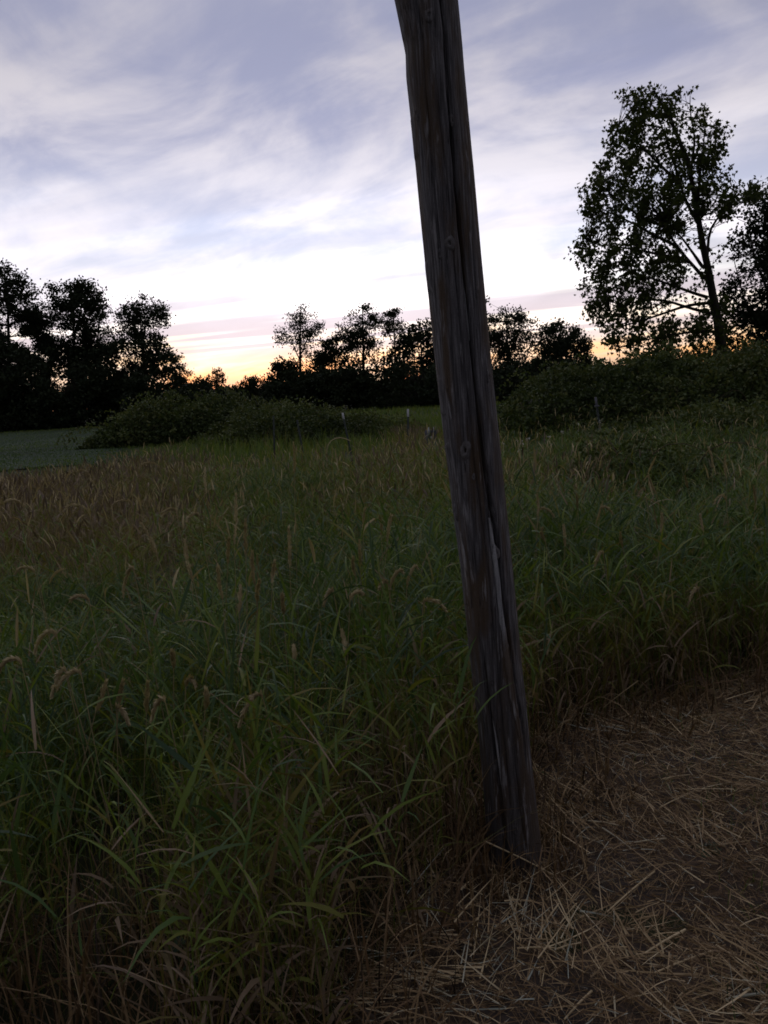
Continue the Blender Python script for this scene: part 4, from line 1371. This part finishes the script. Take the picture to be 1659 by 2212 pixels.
cv = lambda x, y: ((1500 + x / 1.0553) * 0.54004, (2700 + y / 1.0553) * 0.54004)
straw(cv(465, 702), cv(755, 845), 0.006, 0.85, 0.14, 0.03, 'long pale straw slanting across the foot of the pole')
straw(cv(1110, 25), cv(962, 140), 0.005, 0.8, 0.30, 0.12, 'thin pale straw sticking up from the grass wall right of the pole')
for a_, b_, w_, t_ in (((1180, 830), (980, 1010), .007, .75), ((1310, 1075), (1140, 1190), .008, .8), ((1180, 1280), (1420, 1165), .006, .75), ((775, 965), (680, 1110), .006, .85), ((850, 965), (780, 1060), .005, .85),
                       ((895, 815), (720, 950), .004, .7), ((1350, 970), (1480, 1110), .005, .7), ((1440, 1140), (1655, 1290), .006, .8), ((180, 840), (330, 970), .004, .8), ((290, 865), (100, 890), .006, .72),
                       ((0, 1008), (170, 1042), .007, .75), ((170, 1050), (215, 1115), .006, .85), ((65, 575), (200, 650), .004, .55), ((0, 560), (85, 690), .004, .75), ((745, 720), (1020, 850), .004, .65),
                       ((915, 1355), (800, 1470), .007, .75), ((1010, 1380), (1015, 1470), .006, .9), ((1230, 690), (1060, 720), .006, .9), ((1450, 720), (1580, 700), .006, .72), ((1560, 640), (1500, 760), .004, .7),
                       ((1210, 440), (1330, 420), .005, .85), ((1380, 480), (1500, 455), .006, .88), ((1560, 430), (1655, 455), .007, .95), ((1200, 560), (1330, 500), .005, .8), ((400, 975), (480, 1000), .006, .8),
                       ((600, 1160), (770, 1165), .006, .78), ((765, 1170), (870, 1145), .006, .8), ((1220, 1180), (1100, 1200), .005, .7), ((1300, 1090), (1180, 1105), .005, .7), ((1540, 1060), (1640, 1020), .005, .75),
                       ((60, 1040), (0, 1080), .006, .75), ((130, 1150), (140, 1240), .004, .8), ((560, 1030), (600, 1120), .004, .8), ((1480, 1380), (1640, 1350), .009, .97), ((1650, 1380), (1590, 1440), .007, .9),
                       ((900, 620), (1030, 640), .006, .9), ((960, 650), (1080, 740), .006, .95), ((860, 680), (960, 720), .005, .95), ((1340, 640), (1480, 690), .005, .65), ((1100, 1010), (1200, 960), .004, .7)):
    straw(cv(*a_), cv(*b_), w_, t_)


# ------------------------------------------------------------------ single seed-head stalks
def stalk(top, bot, D, label, group, nod=0.0, tint=0.5, fat=1.0, seed=0):
    """one flowering stalk: its head runs from top to bot (picture points), D metres ahead"""
    r = np.random.default_rng(5000 + seed)
    a, c = P(float(bot[0]), float(bot[1]), D), P(float(top[0]), float(top[1]), D + r.normal(0, 0.03))
    hl = np.linalg.norm(c - a)
    u = (c - a) / hl
    side = -1 if c[0] < a[0] else 1
    # stem foot: follow the head's slant part of the way down
    g0 = a - np.array([u[0] * 0.5 * (1 - nod), 0, 0]) * (a[2] + FALL) + np.array([-side * nod * 0.10, r.normal(0, 0.05), 0])
    base = np.array([g0[0], D + r.normal(0, 0.04), 0])
    base[2] = float(gz(base[0], base[1]))
    root = empty('grass_stalk', base, label, 'grass stalk', group)
    if nod:
        line = smooth_line([base, base * 0.4 + a * 0.6, a], 8)
        tq = np.linspace(0, 1, 9)[:, None]
        u0 = (line[-1] - line[-2]) / np.linalg.norm(line[-1] - line[-2])
        p1 = a + u0 * 0.5 * hl
        p2 = c + (a - c) * 0.15 + np.array([0, 0, 0.35 * hl])
        hp = (1 - tq) ** 3 * a + 3 * (1 - tq) ** 2 * tq * p1 + 3 * (1 - tq) * tq ** 2 * p2 + tq ** 3 * c
    else:
        line = smooth_line([base, base * 0.5 + a * 0.5 - u * 0.05 * [1, 1, 0], a], 8)
        hp = smooth_line([a, (a + c) / 2 + r.normal(0, 0.006, 3), c], 9)
    bg = Bag()
    tube(bg, line, 0.0024, 0.0014, 5, 0.35)
    new_obj('stem', bg.mesh('stem', M_STALK, True, base), root)
    # the head: a core with many small spikelets lying along it
    bg = Bag()
    tube(bg, hp, 0.0016, 0.0008, 4, tint)
    n = 150
    t = r.uniform(0, 1, n)
    i = np.minimum((t * 8).astype(int), 7)
    w = (t * 8 - i)[:, None]
    c0 = hp[i] * (1 - w) + hp[i + 1] * w
    dr = hp[i + 1] - hp[i]
    dr /= np.linalg.norm(dr, axis=1)[:, None]
    lobes = 0.55 + 0.45 * np.abs(np.sin(t * 9 + seed))
    rad = 0.0072 * fat * np.sin(np.pi * np.clip(t * 0.9 + 0.08, 0, 1)) ** 0.7 * lobes
    e = r.normal(size=(n, 3))
    e -= dr * np.sum(e * dr, 1)[:, None]
    e /= np.linalg.norm(e, axis=1)[:, None]
    c1 = c0 + e * rad[:, None] * r.uniform(0.2, 1, n)[:, None]
    f = np.cross(dr, e)
    L = r.uniform(0.010, 0.020, n)[:, None]
    d2 = dr + e * 0.30
    Vh = np.stack([c1, c1 + d2 * L * 0.5 + f * 0.0025, c1 + d2 * L, c1 + d2 * L * 0.5 - f * 0.0025], 1)
    off = (np.arange(n) * 4)[:, None, None]
    Th = (off + np.array([[0, 1, 2], [0, 2, 3]])[None]).reshape(-1, 3)
    bg.add(Vh.reshape(-1, 3), Th, None, np.repeat(np.clip(tint + r.normal(0, 0.12, n), 0, 1), 4))
    new_obj('seed_head', bg.mesh('seed_head', M_STALK, False, base), root)
    for q in range(2):
        p = line[3 + 2 * q]
        V, T, Q, bi, _ = ribbons(r, p[None], np.array([r.uniform(0, 6.28)]), np.array([r.uniform(0.12, 0.24)]), np.array([0.009]), np.array([0.4]), np.array([1.2]), 5, 'leaf')
        lb = Bag()
        lb.add(V, T, Q, 0.4)
        new_obj('leaf', lb.mesh('leaf', M_GRASS, False, base), root)


c7 = lambda x, y: (x / 0.9217 * 0.54004, (1700 + y / 0.9217) * 0.54004)
c4 = lambda x, y: ((2000 + x / 1.5476) * 0.54004, (1300 + y / 1.5476) * 0.54004)
GL, GR, GD = 'upright seed heads left of the pole', 'seed heads right of the pole', 'nodding seed heads left of the pole'
k = 0
for t_, b_, D_, l_ in (((870, 258), (864, 440), 3.1, 'tallest upright tan seed head left of the pole'), ((845, 420), (840, 512), 3.0, None), ((905, 350), (906, 485), 3.0, None), ((1065, 382), (1068, 525), 2.9, None),
                       ((683, 428), (712, 575), 2.8, None), ((524, 368), (582, 495), 3.0, 'thick tan seed head leaning left above the grass at left'), ((803, 530), (821, 645), 2.7, None), ((1442, 335), (1428, 432), 3.2, None), ((886, 600), (880, 692), 2.6, None),
                       ((930, 470), (940, 592), 2.8, None), ((1012, 508), (1004, 585), 2.9, None), ((956, 575), (950, 655), 2.6, None), ((1040, 630), (1046, 700), 2.6, None), ((1262, 765), (1270, 840), 2.5, None), ((545, 955), (540, 1065), 2.2, None),
                       ((452, 950), (440, 1030), 2.2, None), ((388, 952), (352, 1060), 2.1, None), ((760, 980), (756, 1050), 2.1, None), ((1302, 490), (1312, 560), 3.1, None), ((1400, 340), (1405, 410), 3.4, None), ((755, 160), (760, 250), 4.2, None),
                       ((1082, 70), (1084, 180), 4.5, None), ((635, 840), (640, 900), 2.4, None), ((1083, 820), (1080, 880), 2.4, None), ((1345, 310), (1340, 400), 3.6, None), ((1325, 430), (1328, 520), 3.2, None)):
    k += 1
    stalk(c7(*t_), c7(*b_), D_, l_ or 'upright tan grass seed head ' + place(*c7(*t_)), GL if not l_ else None, 0, 0.45 + 0.3 * ((k * 37) % 10) / 10, 1.0 + 0.25 * ((k * 13) % 5) / 5, k)
for t_, b_, D_, l_ in (((192, 995), (245, 915), 2.2, None), ((215, 965), (300, 925), 2.2, None), ((560, 1080), (610, 1025), 2.0, None), ((885, 1100), (970, 1010), 2.0, None), ((1640, 680), (1560, 665), 2.6, None), ((455, 625), (495, 545), 2.6, None),
                       ((720, 960), (685, 965), 2.2, None), ((1480, 540), (1440, 600), 2.9, None), ((1535, 525), (1500, 600), 2.9, None), ((330, 185), (290, 180), 4.5, None), ((240, 310), (330, 330), 4.2, None), ((0, 305), (90, 310), 3.6, None),
                       ((415, 300), (490, 300), 4.0, None), ((515, 158), (590, 165), 4.6, None), ((130, 830), (210, 785), 2.3, None), ((0, 900), (80, 885), 2.1, None), ((1195, 660), (1230, 620), 2.6, None), ((1330, 620), (1290, 650), 2.6, None),
                       ((60, 545), (130, 550), 2.9, None), ((265, 645), (330, 655), 2.6, None), ((690, 350), (735, 340), 3.4, None), ((600, 330), (650, 325), 3.6, None), ((1400, 600), (1430, 590), 2.8, None), ((470, 1090), (430, 1050), 2.0, None)):
    k += 1
    stalk(c7(*t_), c7(*b_), D_, 'nodding tan grass seed head ' + place(*c7(*t_)), GD, 1.0, 0.4 + 0.3 * ((k * 37) % 10) / 10, 0.8 + 0.25 * ((k * 13) % 5) / 5, k)
for t_, b_, D_, nod in (((395, 1248), (402, 1375), 3.6, 0), ((1003, 1165), (1000, 1295), 3.8, 0), ((920, 935), (965, 1045), 4.4, 0), ((1395, 815), (1402, 950), 4.8, 0), ((1290, 762), (1312, 885), 5.2, 0), ((1570, 1000), (1582, 1105), 4.4, 0),
                        ((1630, 860), (1600, 900), 4.6, 1), ((230, 1060), (232, 1180), 4.2, 0), ((475, 1060), (480, 1140), 4.4, 0), ((1145, 940), (1160, 1010), 4.8, 0), ((590, 1480), (640, 1420), 3.4, 1), ((260, 1265), (280, 1340), 3.6, 0),
                        ((1240, 1180), (1260, 1280), 4.0, 0), ((1180, 1690), (1230, 1640), 3.2, 1), ((690, 1160), (620, 1150), 4.0, 1), ((860, 1050), (900, 1030), 4.3, 1), ((1330, 1100), (1400, 1090), 4.2, 1), ((745, 1290), (760, 1380), 3.7, 0), ((330, 1180), (240, 1160), 4.0, 1)):
    k += 1
    stalk(c4(*t_), c4(*b_), D_, ('nodding' if nod else 'upright') + ' tan grass seed head ' + place(*c4(*t_)), GR, nod, 0.3 + 0.3 * ((k * 37) % 10) / 10, 1.0, k)


# ------------------------------------------------------------------ fence posts
def fence_post(top, low, D, label, tip, tip_mat, group='steel fence posts across the meadow', clip=False):
    a = P(float(top[0]), float(top[1]), D)
    c = P(float(low[0]), float(low[1]), D)
    u = (a - c) / np.linalg.norm(a - c)
    foot = a - u * ((a[2] - float(gz(a[0], D)) + 0.25) / u[2])
    base = a - u * ((a[2] - float(gz(a[0], D))) / u[2])
    root = empty('fence_post', base, label, 'post', group)
    X_ = np.array([1.0, 0, 0])
    Y_ = np.array([0, 1.0, 0])

    def rail(p, q, prof, name, mat, grow=0.0):
        pr = np.array(prof)
        V = np.concatenate([p + pr[:, :1] * X_ + pr[:, 1:] * Y_, q + pr[:, :1] * X_ + pr[:, 1:] * Y_])
        n = len(pr)
        Q = [(i, (i + 1) % n, n + (i + 1) % n, n + i) for i in range(n)]
        T = [(n, n + i, n + i + 1) for i in range(1, n - 1)]
        new_obj(name, mesh_np(name, V - base, T, Q, mat), root)

    tee = lambda s: [(-.026 * s, -.006 * s), (.026 * s, -.006 * s), (.026 * s, .006 * s), (.006 * s, .006 * s), (.006 * s, .036 * s), (-.006 * s, .036 * s), (-.006 * s, .006 * s), (-.026 * s, .006 * s)]
    mid = a - u * tip
    rail(foot, mid, tee(1.0), 'post_shaft', M_STEEL)
    if tip:
        rail(mid, a, tee(1.06), 'painted_tip', tip_mat)
    for h in np.arange(0.15, 1.2, 0.12):
        p = a - u * (tip + h)
        rail(p, p + u * 0.02, [(-.008, -.016), (.008, -.016), (.008, -.006), (-.008, -.006)], 'stud', M_STEEL)
    if clip:
        p = a - u * (tip + 0.02)
        rail(p, p + u * 0.035, [(-.06, -.03), (.06, -.03), (.06, -.012), (-.06, -.012)], 'insulator', M_GREYP)


cs = lambda x, y: (x * 0.54004, y * 0.54004)
fence_post(cs(1631.5, 1636), cs(1633.5, 1743), 20.0, 'upright steel post with bright white tip just left of the pole', 0.20, M_WHITE)
fence_post(cs(1370, 1651), cs(1388, 1738), 20.5, 'steel post with white tip leaning left in the meadow', 0.17, M_WHITE)
fence_post(cs(1188, 1680), cs(1197, 1728), 24.0, 'short dark leaning steel post before the low bramble', 0.0, M_STEEL)
fence_post(cs(1094, 1662), cs(1096, 1738), 25.0, 'dark upright steel post before the left bramble mound, leftmost post', 0.0, M_STEEL)
fence_post(cs(2382, 1588), cs(2395, 1680), 19.5, 'dark steel post with grey tip before the right bramble', 0.22, M_GREYP, clip=True)


# ------------------------------------------------------------------ small things in the grass
def scrap():
    r = np.random.default_rng(9)
    D = 23.0
    c = P(*cs(1722, 1738), D)
    base = np.array([c[0], D, float(gz(c[0], D))])
    root = empty('scrap', base, 'small blue-grey scrap with white glints in the grass touching the pole', 'scrap')
    nu, nv = 14, 12
    U, Vv = np.meshgrid(np.linspace(-1, 1, nu), np.linspace(0, 1, nv), indexing='ij')
    hh = c[2] - base[2] + 0.12
    Xs = U * 0.21 * (1 - 0.25 * Vv) + 0.02 * r.normal(size=U.shape)
    Ys = -0.10 * np.cos(U * 1.4) + 0.02 * r.normal(size=U.shape)
    Zs = Vv * hh + 0.03 * r.normal(size=U.shape) * Vv
    i2 = np.arange(U.size).reshape(U.shape)
    Q = np.stack([i2[:-1, :-1], i2[1:, :-1], i2[1:, 1:], i2[:-1, 1:]], -1).reshape(-1, 4)
    F = np.stack([Xs, Ys, Zs], -1).reshape(-1, 3)
    B = F * [1, -0.6, 1]
    n = len(F)
    new_obj('body', mesh_np('body', np.concatenate([F, B]), None, np.concatenate([Q, Q[:, ::-1] + n]), M_SCRAP), root)
    for u0, w0, h0, h1 in ((-0.06, 0.035, -0.12, 0.10), (0.09, 0.014, -0.10, 0.10), (0.02, 0.05, -0.26, -0.16)):  # glints on the scrap, put in as white slabs
        V = np.array([(u0 - w0, -0.16, hh + h0), (u0 + w0, -0.16, hh + h0), (u0 + w0 * 0.6, -0.135, hh + h1), (u0 - w0 * 0.2, -0.135, hh + h1),
                      (u0 - w0, -0.12, hh + h0), (u0 + w0, -0.12, hh + h0), (u0 + w0 * 0.6, -0.115, hh + h1), (u0 - w0 * 0.2, -0.115, hh + h1)])
        new_obj('white_glint', mesh_np('white_glint', V, None, [(0, 1, 2, 3), (7, 6, 5, 4), (0, 4, 5, 1), (1, 5, 6, 2), (2, 6, 7, 3), (3, 7, 4, 0)], M_WHITE), root)


scrap()


def bent_stalk():
    D = 16.0
    pts = [cs(1305, 1790), cs(1312, 1768), cs(1330, 1752), cs(1358, 1746), cs(1385, 1752), cs(1402, 1764)]
    w = np.array([P(x, y, D) for x, y in pts])
    foot = np.array([w[0, 0] - 0.03, D, float(gz(w[0, 0], D))])
    bg = Bag()
    tube(bg, smooth_line(np.vstack([foot, w]), 16), 0.014, 0.009, 6, 0.75)
    o = new_obj('bent_stem', bg.mesh('bent_stem', M_STALK, True, foot))
    o.location = tuple(foot)
    tag(o, 'dead tan stem bent over in an arch below the leaning white-tipped post', 'stem')


bent_stalk()


def pale_stalk(top, low, D, k):
    r = np.random.default_rng(700 + k)
    a, c = P(*cs(*top), D), P(*cs(*low), D)
    foot = np.array([c[0] + r.normal(0, 0.02), D, float(gz(c[0], D))])
    root = empty('pale_stem', foot, 'thin pale dead stem standing in grass right of the pole', 'stem', 'pale dead stems right of the pole')
    bg = Bag()
    tube(bg, smooth_line([foot, c, a], 7), 0.006, 0.005, 5, 1.0)
    new_obj('stem', bg.mesh('stem', M_STALK, True, foot), root)
    bg = Bag()
    V, T, A = leaf_cloud(r, a + r.normal(0, 0.012, (7, 3)), 0.03, 'oval', 0)
    bg.add(V, T, None, A)
    new_obj('tuft', bg.mesh('tuft', M_FLOWER, False, foot), root)


for k, (t_, b_, D_) in enumerate((((2013, 1773), (2014, 1812), 13.5), ((2089, 1770), (2092, 1806), 13.5), ((2110, 1755), (2110, 1806), 14), ((2071, 1763), (2073, 1800), 14), ((2081, 1803), (2082, 1830), 12),
                                  ((2199, 1745), (2200, 1780), 15), ((2247, 1729), (2249, 1760), 16), ((2313, 1700), (2316, 1745), 17), ((2399, 1688), (2400, 1720), 18))):
    pale_stalk(t_, b_, D_, k)


def weed(spot, n, size, label, tilt, seed):
    r = np.random.default_rng(seed)
    g = GP(float(spot[0]), float(spot[1]), 0.0)
    base = np.array([g[0], g[1], float(gz(g[0], g[1]))])
    root = empty('leafy_weed', base, label, 'weed')
    ph = np.linspace(0, 2 * np.pi, 20, endpoint=False)
    for i in range(n):
        a = i * 2.4 + r.uniform(0, 0.8)
        hgt = r.uniform(0.5, 1.2) * tilt
        tip = base + np.array([math.cos(a) * size * 1.1, math.sin(a) * size * 1.1, hgt])
        bg = Bag()
        tube(bg, smooth_line([base, base * 0.4 + tip * 0.6 + [0, 0, 0.02], tip], 6), 0.002, 0.0012, 4, 0.5)
        new_obj('stalk', bg.mesh('stalk', M_WEED, True, base), root)
        rr = size * (1 + 0.16 * np.cos(5 * ph)) * (1 - 0.55 * np.exp(-((ph - np.pi) / 0.35) ** 2))
        out = np.array([math.cos(a), math.sin(a), -0.35 + r.normal(0, 0.2)])
        out /= np.linalg.norm(out)
        sd = np.cross([0, 0, 1.0], out)
        sd /= np.linalg.norm(sd)
        up = np.cross(out, sd)
        cen = tip + out * size * 0.6
        V = cen + (rr * np.cos(ph))[:, None] * out + (rr * np.sin(ph))[:, None] * sd + (0.18 * np.abs(np.sin(ph)) * rr + 0.05 * size * np.cos(5 * ph))[:, None] * up
        V = np.concatenate([V, cen[None]])
        T = [(j, (j + 1) % 20, 20) for j in range(20)]
        new_obj('leaf', mesh_np('leaf', V - base, T, None, M_WEED, np.full(21, r.uniform(0, 1)), True), root)


weed((590, 2120), 6, 0.034, 'broad-leaved green weed under the grass at bottom centre', 0.10, 51)
weed((430, 2140), 6, 0.036, 'broad-leaved dark weed under the grass at bottom left', 0.12, 52)
weed((1530, 1850), 12, 0.016, 'small green weed growing in the straw on the right', 0.03, 53)
